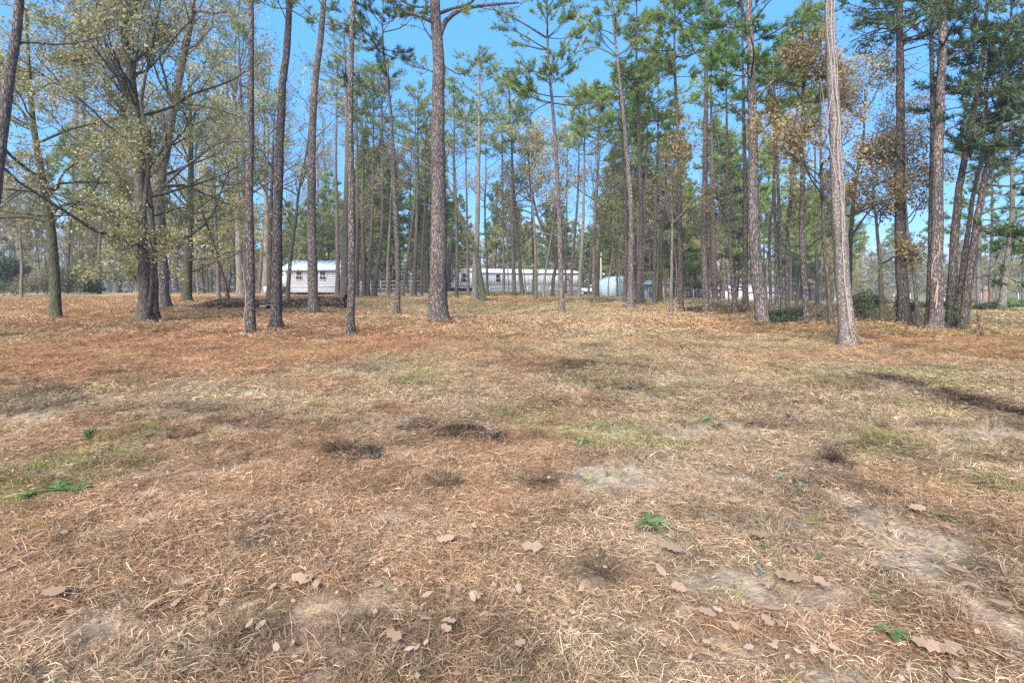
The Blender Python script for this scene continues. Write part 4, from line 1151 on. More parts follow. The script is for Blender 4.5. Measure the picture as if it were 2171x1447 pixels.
wood(84, (-1.02, -.45), (50, 95), (12, 19), wl, {k: v.replace('background', 'left background') for k, v in G_.items()}, {k: v.replace('behind the trailers', 'on the left, beyond the hedge') for k, v in L_.items()})
wood(170, (-.48, .30), (54, 125), (11, 21), wb, G_, L_)
wood(120, (.12, .66), (52, 120), (10, 22), wb, {k: v.replace('background', 'right background') for k, v in G_.items()}, {k: v.replace('behind the trailers', 'behind the metal shed') for k, v in L_.items()})
wood(34, (.60, 1.05), (85, 135), (13, 20), wl, {k: v.replace('background', 'meadow') for k, v in G_.items()}, {k: v.replace('deep in the wood behind the trailers', 'beyond the meadow fence') for k, v in L_.items()})

LAND = [(-60, 'the left edge of view'), (44, 'the crooked sapling'), (118, 'the mossy oak'), (181, 'the straight thick pine'), (264, 'the short dark trunk'), (330, 'the three stemmed hardwood'),
        (398, 'the ivy covered trunk'), (470, 'the rusty leaning trunk'), (532, 'the vine footed front pine'), (590, 'the flared front pine'), (663, 'the dark pine before the log'), (744, 'the slim scaly pine'),
        (812, 'the bowed trunk'), (842, 'the dark crowned pine'), (930, 'the largest pine'), (1012, 'the pale forked hardwood'), (1089, 'the stout trailer pine'), (1134, 'the lichen spotted trunk'),
        (1188, 'the slim tall pine'), (1262, 'the pickup'), (1337, 'the thick shed pine'), (1398, 'the ivy dark trunk'), (1442, 'the dark straight pine'), (1496, 'the stout dark pine'), (1548, 'the thin poles'),
        (1605, 'the bright leaning pine'), (1660, 'the tight pine cluster'), (1708, 'the dark bush side pine'), (1785, 'the vine wrapped pine'), (1867, 'the small rusty tree'), (1912, 'the tall mossy footed pine'),
        (1985, 'the twin pines'), (2050, 'the leaning pines'), (2135, 'the pale fence pine'), (2400, 'the right edge of view')]
gaps = {}
for e_, px, y, h, kd in WOODS:
    i = max(k for k, (a, _) in enumerate(LAND) if a <= px or k == 0)
    gaps.setdefault((i, kd), []).append((y, e_))
for (i, kd), lst in gaps.items():
    lst.sort(key=lambda q: q[0])
    A_, B_ = LAND[i][1].replace('the ', '', 1), LAND[min(i + 1, len(LAND) - 1)][1].replace('the ', '', 1)
    what = {'pine': 'background pine', 'leafy': 'background hardwood', 'bare': 'bare background tree'}[kd]
    pos = [q + ' nearest' for q in 'second third fourth fifth sixth seventh eighth ninth tenth eleventh twelfth thirteenth fourteenth fifteenth sixteenth seventeenth eighteenth nineteenth twentieth twenty-first twenty-second twenty-third twenty-fourth twenty-fifth twenty-sixth twenty-seventh twenty-eighth twenty-ninth thirtieth'.split()]
    pos = ['nearest'] + pos
    pos_ = ['nearest', 'second nearest', 'third nearest', 'fourth nearest', 'fifth nearest', 'sixth nearest', 'seventh nearest', 'eighth nearest']
    for k, (y, e_) in enumerate(lst):
        p_ = '' if len(lst) == 1 else ('farthest ' if k == len(lst) - 1 else pos[min(k, 29)] + ' ')
        e_['label'] = p_ + what + ' between ' + A_ + ' and ' + B_

def far_woods():
    """the tree line on the horizon: one mass"""
    acc = Acc(); tac = Acc()
    n = 520
    th = np.radians(rng.uniform(-58, 58, n)); d = rng.uniform(140, 230, n)
    X = np.tan(th) * d; Y = d
    Z = zbase(X, Y)
    H = rng.uniform(9, 20, n)
    H = np.where(X < -70, H * .55, H)
    P = np.stack([np.stack([X, Y, Z - .5], 1), np.stack([X + rng.normal(size=n) * .4, Y, Z + H * .5], 1), np.stack([X + rng.normal(size=n) * .6, Y, Z + H * .95], 1)], 1)
    tubes(tac, P, np.array([.22, .14, .05])[None] * np.ones((n, 1)), 5)
    m = 190
    k = np.repeat(np.arange(n), m)
    t = rng.random(n * m)
    r = 3.2 * np.sin(np.pi * (.15 + .8 * t)) * rng.random(n * m) ** .5 * (.6 + .8 * rng.random(n)[k])
    a = rng.random(n * m) * 6.28
    C = np.stack([X[k] + r * np.cos(a), Y[k] + r * np.sin(a), Z[k] + H[k] * (.12 + .9 * t)], 1)
    diamonds(acc, C, norm(rng.normal(size=(n * m, 3))), 1.0, .8, tri=True)
    M = leaf_material('haze paled far foliage', [(0, (.12, .135, .085)), (.35, (.20, .20, .13)), (.6, (.29, .26, .20)), (.8, (.36, .32, .26)), (1, (.20, .25, .13))], .3, 0)  # leaf colours paled to stand in for haze over distance
    o = link('distant_woods', acc.mesh('distant_woods'), M)
    o['kind'] = 'stuff'; o['label'] = 'low hazy belt of mixed trees along the horizon'; o['category'] = 'woods'
    o2 = link('distant_trunks', tac.mesh('distant_trunks', True), BK_GREY)
    o2['kind'] = 'stuff'; o2['label'] = 'trunks of the mixed tree belt along the horizon'; o2['category'] = 'woods'
far_woods()

# ------------------------------------------------------------------ dry vines
def vine(name, key, strands, label, col):
    root, P, s, x, y, z0 = TREES[key]
    e_ = empty(name, (x, y, z0), label, 'vine')
    m = plain('dry vine ' + key, col, .9, .3, 20)
    for pts, wd in strands:
        q = []
        for px, py, off in pts:
            h = CAMH - (py - HY) * s - z0
            dy = float(np.interp(h, P[:, 2], P[:, 1])) - off
            s2 = (y + dy) / F
            q.append(((px - CX) * s2 - x, dy, CAMH - (py - HY) * s2 - z0))
        E = resample(q, .12)
        E[1:-1] += rng.normal(size=(len(E) - 2, 3)) * .004
        a = Acc(); tubes(a, E[None], np.linspace(wd, wd * .7, len(E))[None], 6)
        link('vine_stem', a.mesh('vine_stem', True), m, e_)
    return e_
vine('vine', 'vined', [
    ([(1808, 722, 0.180), (1803, 690, 0.240), (1796, 640, 0.220), (1791, 590, 0.220), (1787, 520, 0.200), (1785, 440, 0.200), (1779, 360, 0.190), (1776, 300, 0.190), (1778, 250, 0.170), (1772, 190, 0.180), (1768, 120, 0.170), (1762, 60, 0.170), (1764, -20, 0.170)], 0.0136),
    ([(1812, 715, 0.100), (1806, 680, 0.160), (1800, 640, 0.140), (1795, 590, 0.140), (1789, 530, 0.120), (1788, 460, 0.120), (1790, 400, 0.100), (1783, 330, 0.140), (1781, 270, 0.130), (1774, 200, 0.150), (1776, 150, 0.120), (1768, 80, 0.140), (1770, -20, 0.120)], 0.0109),
    ([(1833, 733, 0.200), (1827, 718, 0.220), (1814, 707, 0.200), (1806, 690, 0.200), (1798, 650, 0.200)], 0.0102),
    ([(1782, 560, 0.240), (1790, 470, 0.200), (1776, 400, 0.240), (1768, 350, 0.240), (1757, 300, 0.220), (1753, 270, 0.200), (1758, 230, 0.220), (1766, 180, 0.220), (1757, 100, 0.220), (1752, 30, 0.220), (1757, -20, 0.200)], 0.0088),
    ([(1786, 490, 0.220), (1783, 400, 0.220), (1768, 330, 0.250), (1771, 240, 0.220), (1762, 160, 0.220), (1764, 90, 0.200), (1755, 20, 0.200)], 0.0075),
    ([(1758, 255, 0.220), (1754, 262, 0.200), (1740, 170, 0.100), (1738, 172, 0.050)], 0.0048)],
    'tangle of dry pale vines climbing the nearest pine on the right', (.38, .31, .25))
vine('vine', 'vinepine', [([(519, 706, .02), (517, 680, .02), (519, 650, .0), (521, 620, .02), (517, 590, .03), (512, 560, .05)], .007), ([(520, 704, .05), (523, 670, .10), (521, 640, .1), (522, 615, .12)], .006)],
     'thin dry vine standing beside the foot of the straight front pine', (.45, .38, .28))
vine('vine', 'twin', [([(1981, 640, .24), (1988, 600, .25), (1983, 590, .25), (1976, 588, .24), (1977, 560, .23), (1984, 545, .22), (1992, 530, .2), (1991, 510, .2)], .010), ([(1984, 652, .25), (1987, 620, .25), (1989, 605, .25)], .016)],
     'single pale vine twisting up the thicker twin pine', (.44, .34, .26))
# ------------------------------------------------------------------ shrubs
def shrub(px, py, rx, h_px, label, mat=M_BUSH, n=1500, depth=None, leafsz=.09, cat='bush', ry=None, low=.1):
    x, y = gpos(px, py)
    if depth: y = depth; x = (px - CX) / F * y
    s = y / F
    rx, hh = rx * s * 1.15, h_px * s * 1.25
    ry = ry or rx * .7
    z0 = gz(x, y)
    e_ = empty('bush', (x, y, z0), label, cat)
    ba, la = Acc(), Acc()
    n = int(n * 1.7)
    k = 12
    a = rng.random(k) * 6.28; D = np.stack([np.cos(a) * rx, np.sin(a) * ry, np.full(k, hh * 1.2)], 1) / max(hh, .1)
    St = grow(np.stack([rng.normal(size=k) * rx * .4, rng.normal(size=k) * ry * .4, np.full(k, -.05)], 1), norm(D), hh * (.7 + .3 * rng.random(k)), 5, .2, .05)
    tubes(ba, St, np.full(k, .012)[:, None] * np.linspace(1, .4, 5)[None], 4)
    # lumps
    L = 14
    lc = np.stack([rng.uniform(-1, 1, L) * rx * .8, rng.uniform(-1, 1, L) * ry * .7, hh * rng.uniform(.2, .85, L)], 1)
    lr = rng.uniform(.25, .45, L)
    i = rng.integers(0, L, n)
    dd = norm(rng.normal(size=(n, 3))) * (rng.random(n) ** .4)[:, None]
    C = lc[i] + dd * lr[i][:, None] * np.array([rx * 1.1, ry, hh * .75])
    C = C[C[:, 2] > low * hh * .3]
    nn = len(C)
    diamonds(la, C, norm(rng.normal(size=(nn, 3)) + np.array([0, 0, .4])), leafsz * (.6 + .8 * rng.random(nn)), leafsz * .45)
    link('stems', ba.mesh('stems', True), BK_DARK, e_)
    link('foliage', la.mesh('foliage'), mat, e_)
    return e_
shrub(-20, 632, 70, 62, 'dark evergreen bush at the left end of the far hedge', n=3200, leafsz=.2, depth=46)
shrub(30, 632, 40, 66, 'tall deep green bush of the hedge behind the thin crooked sapling', n=2600, leafsz=.2, depth=47)
shrub(78, 630, 42, 52, 'bare twiggy brown bush in the middle of the far hedge', M_BROWNLEAF, n=1800, leafsz=.14, depth=45)
shrub(105, 629, 26, 50, 'green bush of the hedge right behind the mossy oak trunk', n=1800, leafsz=.18, depth=49)
shrub(152, 624, 22, 44, 'bright green bush at the foot of the left thick pine', n=1700, leafsz=.17, depth=50)
shrub(180, 620, 22, 36, 'dark bush around the foot of the straight thick pine', n=1500, leafsz=.17, depth=52)
shrub(205, 619, 14, 20, 'small low bush ending the hedge on its right', n=600, leafsz=.14, depth=54)
shrub(1680, 690, 46, 30, 'low green bush under the tight cluster of pines', n=2600, leafsz=.09)
shrub(1648, 688, 24, 26, 'small bush leaning on the thick leaning pine', n=900, leafsz=.08)
shrub(1610, 694, 18, 9, 'tiny green growth at the foot of the thick leaning pine', n=300, leafsz=.06)
shrub(1828, 690, 28, 62, 'loose thin leaved bush behind the vine wrapped pine', M_BUSH, n=700, leafsz=.08)
shrub(1745, 690, 22, 26, 'brown brush pile between the two dark trunks', M_BROWNLEAF, n=700, leafsz=.08)
shrub(1920, 685, 22, 40, 'ivy bush clinging around the foot of the tall straight pine', n=700, leafsz=.07)
shrub(1545, 668, 34, 22, 'brown straw and brush mound between the thin poles', M_BROWNLEAF, n=1300, leafsz=.1)
shrub(1475, 664, 22, 14, 'low brown brush left of the stout dark pine', M_BROWNLEAF, n=600, leafsz=.09)
shrub(1290, 646, 34, 14, 'low weedy brush before the blue metal shed', M_BROWNLEAF, n=800, leafsz=.1)
shrub(1350, 648, 18, 12, 'low green brush at the foot of the two shed pines', n=400, leafsz=.1)
shrub(1240, 640, 26, 10, 'low weedy brush before the white pickup', M_BROWNLEAF, n=500, leafsz=.1)
shrub(1865, 648, 42, 22, 'pale loose bush along the meadow edge right of the vined pine', M_BROWNLEAF, n=1200, leafsz=.14)
shrub(1830, 660, 40, 28, 'greyish leafy thicket before the meadow, behind the small rusty tree', M_BUSH, n=900, leafsz=.12)
shrub(2090, 660, 60, 16, 'green weedy bank below the fence at far right', M_BUSH, n=1400, leafsz=.14)
shrub(2150, 660, 40, 22, 'bright bush by the fence in the right corner', M_PINEBRIGHT, n=900, leafsz=.14)
shrub(1990, 655, 60, 12, 'long low green bank behind the twin pines', M_BUSH, n=1200, leafsz=.14)
shrub(2010, 700, 20, 20, 'sparse small bush between the twin pines and the leaning pine', M_BUSH, n=260, leafsz=.06)

# ------------------------------------------------------------------ fallen log
def log():
    x0, y0 = gpos(404, 651); x1, y1 = gpos(735, 654)
    y1 = y0 = 26.0
    s = y0 / F
    xa, xb = (404 - CX) * s, (735 - CX) * s
    zc = gz((xa + xb) / 2, y0)
    e_ = empty('fallen_log', ((xa + xb) / 2, y0, zc), 'long fallen tree trunk lying behind the front pines with a torn right end', 'log')
    cx = (xa + xb) / 2
    n = 40
    t = np.linspace(0, 1, n)
    X = xa + (xb - xa) * t - cx
    r = .10 + .14 * sstep(0, .2, t) + .03 * sstep(.5, .9, t)
    Yv = .15 * np.sin(t * 3) ; Z = r * .9 + .11 + .03 * np.sin(t * 9)
    P = np.stack([X, Yv, Z], 1)
    P[-3:, 2] += np.array([.01, .03, .07])
    sides = 12
    a = Acc()
    th = np.arange(sides) * 2 * np.pi / sides
    rr = r[:, None] * (1 + .09 * rng.normal(size=(n, sides))) 
    V = np.stack([np.repeat(P[:, 0][:, None], sides, 1), P[:, 1][:, None] + rr * np.cos(th), P[:, 2][:, None] + rr * np.sin(th)], -1)
    V[-1, :, 0] += rng.normal(size=sides) * .07; V[-1, 2:5, 2] += .14; V[-1, 2:5, 0] += .08
    k = np.arange(n - 1)[:, None] * sides; q = np.arange(sides)[None]; q2 = (q + 1) % sides
    a.add(V.reshape(-1, 3), np.stack([k + q, k + sides + q, k + sides + q2, k + q2], -1).reshape(-1, 4), [((n - 1) * sides, (n - 1) * sides + j, (n - 1) * sides + j + 1) for j in range(1, sides - 1)])
    link('trunk', a.mesh('trunk', True), bark_material('fallen log bark', (.215, .15, .105), (.125, .09, .065), (.03, .022, .018), 3.5, .6), e_)
    ms = plain('splintered wood', (.42, .30, .19), .9, .35, 12)
    for i in range(9):   # torn splinters
        a = Acc()
        p0 = np.array([X[-1] - .05, Yv[-1] + rng.normal() * .06, Z[-1] + rng.normal() * .08 + .05])
        tubes(a, np.array([[p0, p0 + np.array([.12, 0, .07 + rng.random() * .05]), p0 + np.array([.18 + rng.random() * .1, rng.normal() * .05, .14 + rng.random() * .16])]]), np.array([[.035, .022, .004]]), 5)
        link('splinter', a.mesh('splinter'), BK_LOG if i % 3 else ms, e_)
    a = Acc()
    E = grow(np.array([[X[0] + .1, 0, .10]]), np.array([[-1, -.2, .12]]), 1.0, 6, .1, -.03)
    tubes(a, E, np.linspace(.05, .012, 6)[None], 6); link('bare_tip', a.mesh('bare_tip', True), ms, e_)
    for px in (470, 560, 640, 690):
        a = Acc(); bx = (px - CX) * s - cx
        E = grow(np.array([[bx, -.1, .2]]), np.array([[-.8, -.3, .35]]), .5 + rng.random() * .5, 5, .2, 0)
        tubes(a, E, np.linspace(.022, .008, 5)[None], 5); link('branch_stub', a.mesh('branch_stub', True), BK_DARK, e_)
    a = Acc()
    for i in range(2):   # stripped, barkless patch
        a.box((555 + i * 14 - CX) * s - cx, (580 + i * 10 - CX) * s - cx, -.235, -.12, .14, .27 + .03 * i)
    link('bare_wood_patch', a.mesh('bare_wood_patch'), ms, e_)
log()

# ------------------------------------------------------------------ sticks
def stick(px, py, lpx, ang, r, label, mat=BK_DARK, fork=True, lift=.038):
    x, y = gpos(px, py); s = y / F
    L = lpx * s
    e_ = empty('stick', (x, y, gz(x, y) + lift), label, 'stick', None, math.radians(ang))
    a = Acc()
    E = grow(np.array([[-L / 2, 0, 0.0]]), np.array([[1, 0, .02]]), L, 9, .10, 0)
    E[:, :, 2] = np.abs(E[:, :, 2] - E[0, 0, 2]) * .3 + r
    tubes(a, E, np.linspace(r, r * .5, 9)[None], 6)
    link('shaft', a.mesh('shaft', True), mat, e_)
    if fork:
        S, D, _, _ = spawn(E, 3, .3, .9, .8, .2)
        C = grow(S, D, L * .3, 5, .12, 0); C[:, :, 2] = np.clip(C[:, :, 2], .0, .04 + r)
        b = Acc(); tubes(b, C, np.full(3, r * .5)[:, None] * np.linspace(1, .4, 5)[None], 5)
        link('twigs', b.mesh('twigs', True), mat, e_)
M_STICK = plain('weathered twig', (.20, .165, .13), .9, .3, 30)
M_STICKD = plain('dark twig', (.085, .065, .05), .9, .3, 30)
stick(310, 1298, 125, 6, .0035, 'dark thin stick lying in the left foreground straw', M_STICKD, False)
stick(575, 1102, 60, 38, .006, 'grey lichened forked stick left of centre in the foreground', M_STICK)
stick(640, 1185, 240, -6, .003, 'long thin bent twig across the straw left of centre', M_STICKD)
stick(660, 1208, 170, -3, .0025, 'second thin twig just below the long bent twig', M_STICKD, False)
stick(180, 985, 170, 4, .005, 'thin twig lying above the left bare earth patch', M_STICKD, False)
stick(1020, 928, 75, -12, .012, 'rotten dark stick stuck in the central thatch ridge', M_STICKD)
stick(880, 915, 26, 30, .012, 'short pale splinter of wood in the central thatch ridge', M_STICK, False)
stick(78, 644, 60, 8, .03, 'dark broken branch on the straw left of the mossy oak', BK_DARK)
stick(230, 641, 120, 3, .02, 'thin branch lying on the straw behind the three stemmed hardwood', BK_DARK)
stick(1020, 676, 34, -4, .05, 'short rotten stump piece right of the largest pine', BK_DARK, False)
stick(540, 662, 24, 0, .04, 'short dark chunk of wood in front of the fallen log', BK_DARK, False)
stick(1300, 632, 22, -55, .04, 'broken pole end leaning before the blue metal shed', BK_DARK, False)
stick(2000, 712, 36, -20, .012, 'pale curved twig at the foot of the twin pines', M_STICK, False)
stick(1740, 948, 90, -14, .004, 'pale straw coloured twig right of the thatch heap', M_STICK, False)
stick(1495, 1112, 60, 5, .003, 'thin dry stalk by the green weed patch', M_STICK, False)
stick(905, 1365, 26, 0, .008, 'small round cut stick end in the lower middle foreground', M_STICK, False)
stick(860, 648, 50, 2, .02, 'thin branch on the grass behind the slim dark crowned pine', BK_DARK)
stick(820, 665, 46, -3, .02, 'twiggy branch at the foot of the slim dark crowned pine', BK_DARK)
stick(2120, 868, 90, -14, .012, 'dark root laid bare along the right hand rut', M_STICKD)

# ------------------------------------------------------------------ oak leaves lying in the foreground
def oak_leaf_mesh(seed, lobes=3):
    r_ = np.random.default_rng(seed)
    right = [(0, 0), (.06, .08)]
    for i in range(lobes):
        b = .18 + i * .72 / lobes
        wdt = (.22 + .13 * math.sin(math.pi * (i + .8) / (lobes + .4))) * (.85 + .3 * r_.random())
        right += [(.19 + .04 * r_.random(), b), (wdt * .75, b + .10), (wdt, b + .20), (wdt * .80, b + .215)]
    right += [(.06, .93), (0, 1.0)]
    n = len(right)
    V = []
    cu = .12 + .3 * r_.random(); cu2 = r_.normal() * .25; tw = r_.normal() * .3
    for sgn in (1, -1):
        for x, y in right:
            xx = sgn * x
            V.append((xx, y - .5, .05 - abs(xx) * cu * .08 + (y - .5) ** 2 * cu2 * .4 + xx * (y - .5) * tw))
    for x, y in right:
        V.append((0, y - .5, .05 + (y - .5) ** 2 * cu2 * .4))
    Q = []
    for i in range(n - 1):
        Q.append((i, i + 1, 2 * n + i + 1, 2 * n + i)); Q.append((n + i + 1, n + i, 2 * n + i, 2 * n + i + 1))
    a = Acc(); a.add(V, Q)
    st = np.array([[[0, -.5, .03], [.01, -.62, .03], [.02, -.72, .02]]]); tubes(a, st, np.array([[.012, .01, .01]]), 4)
    me = a.mesh('leaf'); me.materials.append(M_OAKLEAF)
    return me
def oval_leaf_mesh(seed, wd):
    r_ = np.random.default_rng(seed)
    n = 9; t = np.linspace(0, 1, n); w_ = wd * np.sin(np.pi * t ** .8) ** .8
    cu = r_.random() * .6; cu2 = r_.normal() * .5
    V = []
    for sg in (1, -1, 0):
        for i in range(n):
            x = sg * w_[i]; y = t[i] - .5
            V.append((x, y, .07 - abs(x) * cu * .25 + y * y * cu2 * .5))
    Q = []
    for i in range(n - 1):
        Q.append((i, i + 1, 2 * n + i + 1, 2 * n + i)); Q.append((n + i + 1, n + i, 2 * n + i, 2 * n + i + 1))
    a = Acc(); a.add(V, Q); me = a.mesh('leaf'); me.materials.append(M_OAKLEAF)
    return me
OAK = [oak_leaf_mesh(i, 3 if i % 2 else 2) for i in range(7)]
OVL = [oval_leaf_mesh(i, .14 + .05 * (i % 3)) for i in range(6)]
def leaf(px, py, lpx, ang, kind, label, group=None, tilt=None):
    x, y = gpos(px, py); s = math.hypot(y, CAMH) / F
    me = (OAK if kind == 'oak' else OVL)[rng.integers(0, 6)]
    o = bpy.data.objects.new('fallen_leaf', me)
    COL.objects.link(o)
    L = lpx * s * .9
    o.location = (x, y, gz(x, y) + .050 + .05 * L)
    o.scale = (L, L, L)
    tl = tilt if tilt is not None else (rng.normal() * .12 + .12, rng.normal() * .12)
    o.rotation_euler = (Matrix.Rotation(.10 + tl[0] * .4, 3, 'X') @ Matrix.Rotation(tl[1] * .6, 3, 'Y') @ Matrix.Rotation(math.radians(ang), 3, 'Z')).to_euler()
    tag(o, label, 'leaf', group)
LV = [(1673, 1237, 55, 70, 'oak', 'pale lobed oak leaf right of the blue green sprig, larger of two'), (1742, 1256, 38, 200, 'oak', 'small pale lobed oak leaf right of a larger one'),
      (1637, 1322, 40, 80, 'oval', 'flat round pale leaf near the muddy hollow at bottom right'), (1627, 1345, 34, 190, 'oak', 'folded pale leaf just below the flat round one'),
      (1970, 1395, 60, 70, 'oak', 'pinkish oak leaf in the lower right corner, left of its twin'), (2018, 1402, 55, 110, 'oak', 'pinkish oak leaf in the lower right corner, right of its twin'),
      (1425, 1193, 50, 60, 'oak', 'big lobed oak leaf beside the torn grass hollow'), (1128, 1188, 50, 80, 'oak', 'dark backed curled oak leaf in the middle foreground'),
      (945, 1172, 42, 120, 'oak', 'tan oak leaf standing out left of the centre foreground'), (640, 1243, 48, 75, 'oak', 'pale oak leaf above the sandy patch'),
      (393, 1253, 34, 80, 'oak', 'greyish oak leaf above the dark thin stick'), (435, 1292, 30, 20, 'oval', 'folded tan leaf right of the dark thin stick'),
      (365, 1284, 26, 100, 'oval', 'yellowish leaf at the right tip of the dark thin stick'), (325, 1312, 42, 140, 'oval', 'long tan leaf below the dark thin stick'),
      (552, 1378, 26, 160, 'oval', 'whitish leaf in the bottom left sandy ground'), (300, 1125, 36, 70, 'oak', 'brown oak leaf on straw below the left green patch'),
      (115, 1292, 50, 80, 'oak', 'reddish leaf near the left edge of the foreground'), (1100, 1285, 30, 190, 'oval', 'bright tan oval leaf in the centre foreground'),
      (1003, 1306, 30, 200, 'oval', 'narrow tan leaf left of the bright oval leaf'), (1030, 1357, 36, 90, 'oval', 'long pale leaf in the muddy hollow at bottom centre'),
      (1440, 1276, 34, 70, 'oak', 'red brown leaf at the edge of the wet hollow'), (1212, 1437, 24, 10, 'oval', 'tan leaf at the bottom edge of the ground'),
      (1785, 1160, 30, 85, 'oval', 'curled tan leaf right of centre foreground'), (1610, 1150, 50, 85, 'oak', 'pale leaf under the tufts right of centre'),
      (1560, 1080, 36, 85, 'oak', 'grey leaf near the small rosettes'), (1945, 1096, 40, 95, 'oak', 'tan oak leaf beside the right hand track'),
      (2120, 1302, 40, 60, 'oval', 'pale leaf lying in the right hand track'), (2060, 1262, 40, 50, 'oval', 'pale leaf in the muddy part of the track'),
      (2030, 1225, 42, 60, 'oval', 'grey leaf stuck in the mud of the track'), (1990, 1198, 34, 65, 'oval', 'flat leaf at the top of the muddy track'),
      (2150, 1280, 30, 30, 'oak', 'whitish leaf at the right edge beside the track'), (1500, 1340, 36, 60, 'oak', 'brown leaf above the muddy hollow'),
      (1400, 1240, 34, 20, 'oval', 'small brown leaf in the torn grass hollow'), (835, 1410, 36, 70, 'oak', 'brown leaf in the bottom grass left of centre'),
      (520, 1310, 34, 120, 'oval', 'tan leaf at the left edge of the sandy patch'), (670, 1260, 26, 10, 'oak', 'orange leaf below the pale oak leaf')]
for px, py, L_px, an, kd, lb in LV:
    leaf(px, py, L_px, an, kd, lb)
cnt = 0
while cnt < 130:
    px = rng.uniform(-30, 2200); py = 960 + (1460 - 960) * rng.random() ** .8
    sz = rng.uniform(13, 27) * (.55 + .45 * (py - 900) / 560)
    kd = 'oak' if rng.random() < .3 else 'oval'
    leaf(px, py, sz, rng.uniform(0, 360), kd, 'dry brown oak leaf lying in the foreground straw' if kd == 'oak' else 'narrow tan dead leaf lying in the foreground straw', 'dry ' + ('lobed' if kd == 'oak' else 'narrow') + ' leaves scattered over the foreground')
    cnt += 1

# ------------------------------------------------------------------ green weeds
def weed_leaf_mesh(seed, jag):
    r_ = np.random.default_rng(seed)
    n = 12; t = np.linspace(0, 1, n)
    w_ = .15 * np.sin(np.pi * np.clip(t ** .8, 0, 1)) * (1 - jag * (np.arange(n) % 2)) + .012
    zc = .32 * t - .30 * t ** 2 * (1 + .6 * r_.random())
    V = []
    for sg in (1, -1, 0):
        for i in range(n):
            x = sg * w_[i]; V.append((t[i], x + .04 * math.sin(3 * t[i]), zc[i] + abs(x) * .45))
    Q = []
    for i in range(n - 1):
        Q.append((i, i + 1, 2 * n + i + 1, 2 * n + i)); Q.append((n + i + 1, n + i, 2 * n + i, 2 * n + i + 1))
    a = Acc(); a.add(V, Q); me = a.mesh('leaf'); me.materials.append(M_WEED)
    return me
WL = [weed_leaf_mesh(i, .55 if i % 2 else .15) for i in range(6)]
M_BLUEWEED = leaf_material('blue green weed', [(0, (.12, .20, .13)), (1, (.22, .32, .22))], .2, .1)
WLB = []
for i in range(3):
    me = weed_leaf_mesh(20 + i, .2); me.materials.clear(); me.materials.append(M_BLUEWEED); WLB.append(me)
def weed(px, py, wpx, label, n=8, pale=False, up=.0):
    x, y = gpos(px, py); s = math.hypot(y, CAMH) / F
    e_ = empty('weed', (x, y, gz(x, y) + .026), label, 'weed', None, rng.random() * 6.28)
    L = wpx * s * .62
    for i in range(n):
        me = (WLB if pale else WL)[rng.integers(0, 3 if pale else 6)]
        o = bpy.data.objects.new('leaf', me); COL.objects.link(o); o.parent = e_
        k = L * (.65 + .5 * rng.random()); o.scale = (k, k * 1.1, k * (.8 + .6 * rng.random()))
        o.rotation_euler = (rng.normal() * .15, -rng.random() * (.25 + up), i * 6.28 / n + rng.normal() * .25)
weed(1885, 1355, 62, 'bright green jagged weed in the lower right foreground', 9)
weed(1862, 1288, 48, 'green three leaved weed above the bright jagged weed', 6, up=.3)
weed(1890, 1275, 36, 'small green sprout right beside the three leaved weed', 4, up=.3)
weed(1614, 1222, 30, 'blue green sprig left of the pale lobed leaves', 5, True, .8)
weed(1995, 1103, 38, 'light green rosette on the right beside the track', 8)
weed(1626, 1165, 36, 'loose green rosette right of centre foreground', 8)
weed(1650, 1010, 0 + 26, 'grey green rosette left of the thatch heap', 6, True)
weed(1700, 1043, 26, 'small grey green rosette below the thatch heap', 6, True)
weed(1622, 1040, 24, 'small green rosette left of another below the thatch heap', 6)
weed(1655, 1068, 22, 'pale small rosette among the rosettes below the thatch heap', 6, True)
weed(1668, 995, 22, 'rosette in dry grass just left of the thatch heap', 6)
weed(1500, 893, 26, 'small bright rosette in mid field, upper of two', 6)
weed(1520, 905, 26, 'small bright rosette in mid field, lower of two', 6)
weed(1402, 892, 20, 'pale rosette in mid field left of the pair', 5)
weed(1375, 1130, 60, 'trailing green plant with long leaves near the ground centre right', 8)
weed(1395, 1122, 40, 'second trailing green plant right of the long leaved one', 6)
weed(950, 1228, 30, 'small green plant left of centre in the foreground', 6, False, .5)
weed(822, 1272, 22, 'grassy green tuft plant left of the centre foreground', 6, False, .9)
weed(160, 1055, 60, 'bright green clump at the left green patch', 12, False, .4)
weed(120, 1046, 44, 'green clump left behind the bright green clump', 10, False, .4)
weed(60, 1062, 40, 'green clump at the left end of the left green patch', 10, False, .4)
weed(188, 938, 40, 'upright grass plant by itself in the left mid field', 10, False, 1.1)
weed(428, 970, 20, 'small green plant alone in the left mid field', 6, False, .5)
weed(320, 1195, 34, 'low green plant in the left foreground', 7, False, .3)
weed(1195, 1415, 24, 'tiny green plant at the bottom centre', 5, False, .4)
weed(2150, 1278, 24, 'grey green weed at the right edge of the track', 6, True)
weed(1235, 945, 34, 'green weed patch right of the central thatch ridge', 8)
weed(2052, 827, 28, 'pale green weed near the right hand rut', 7)
weed(1765, 802, 16, 'tiny green weed above the bright grass patch', 5)
weed(1705, 748, 26, 'dark green weed flat on the ground before the vined pine', 6)
weed(1740, 1195, 24, 'small weed in the right foreground straw', 5)
weed(1290, 1010, 20, 'small weed near the bare mud circle', 5)

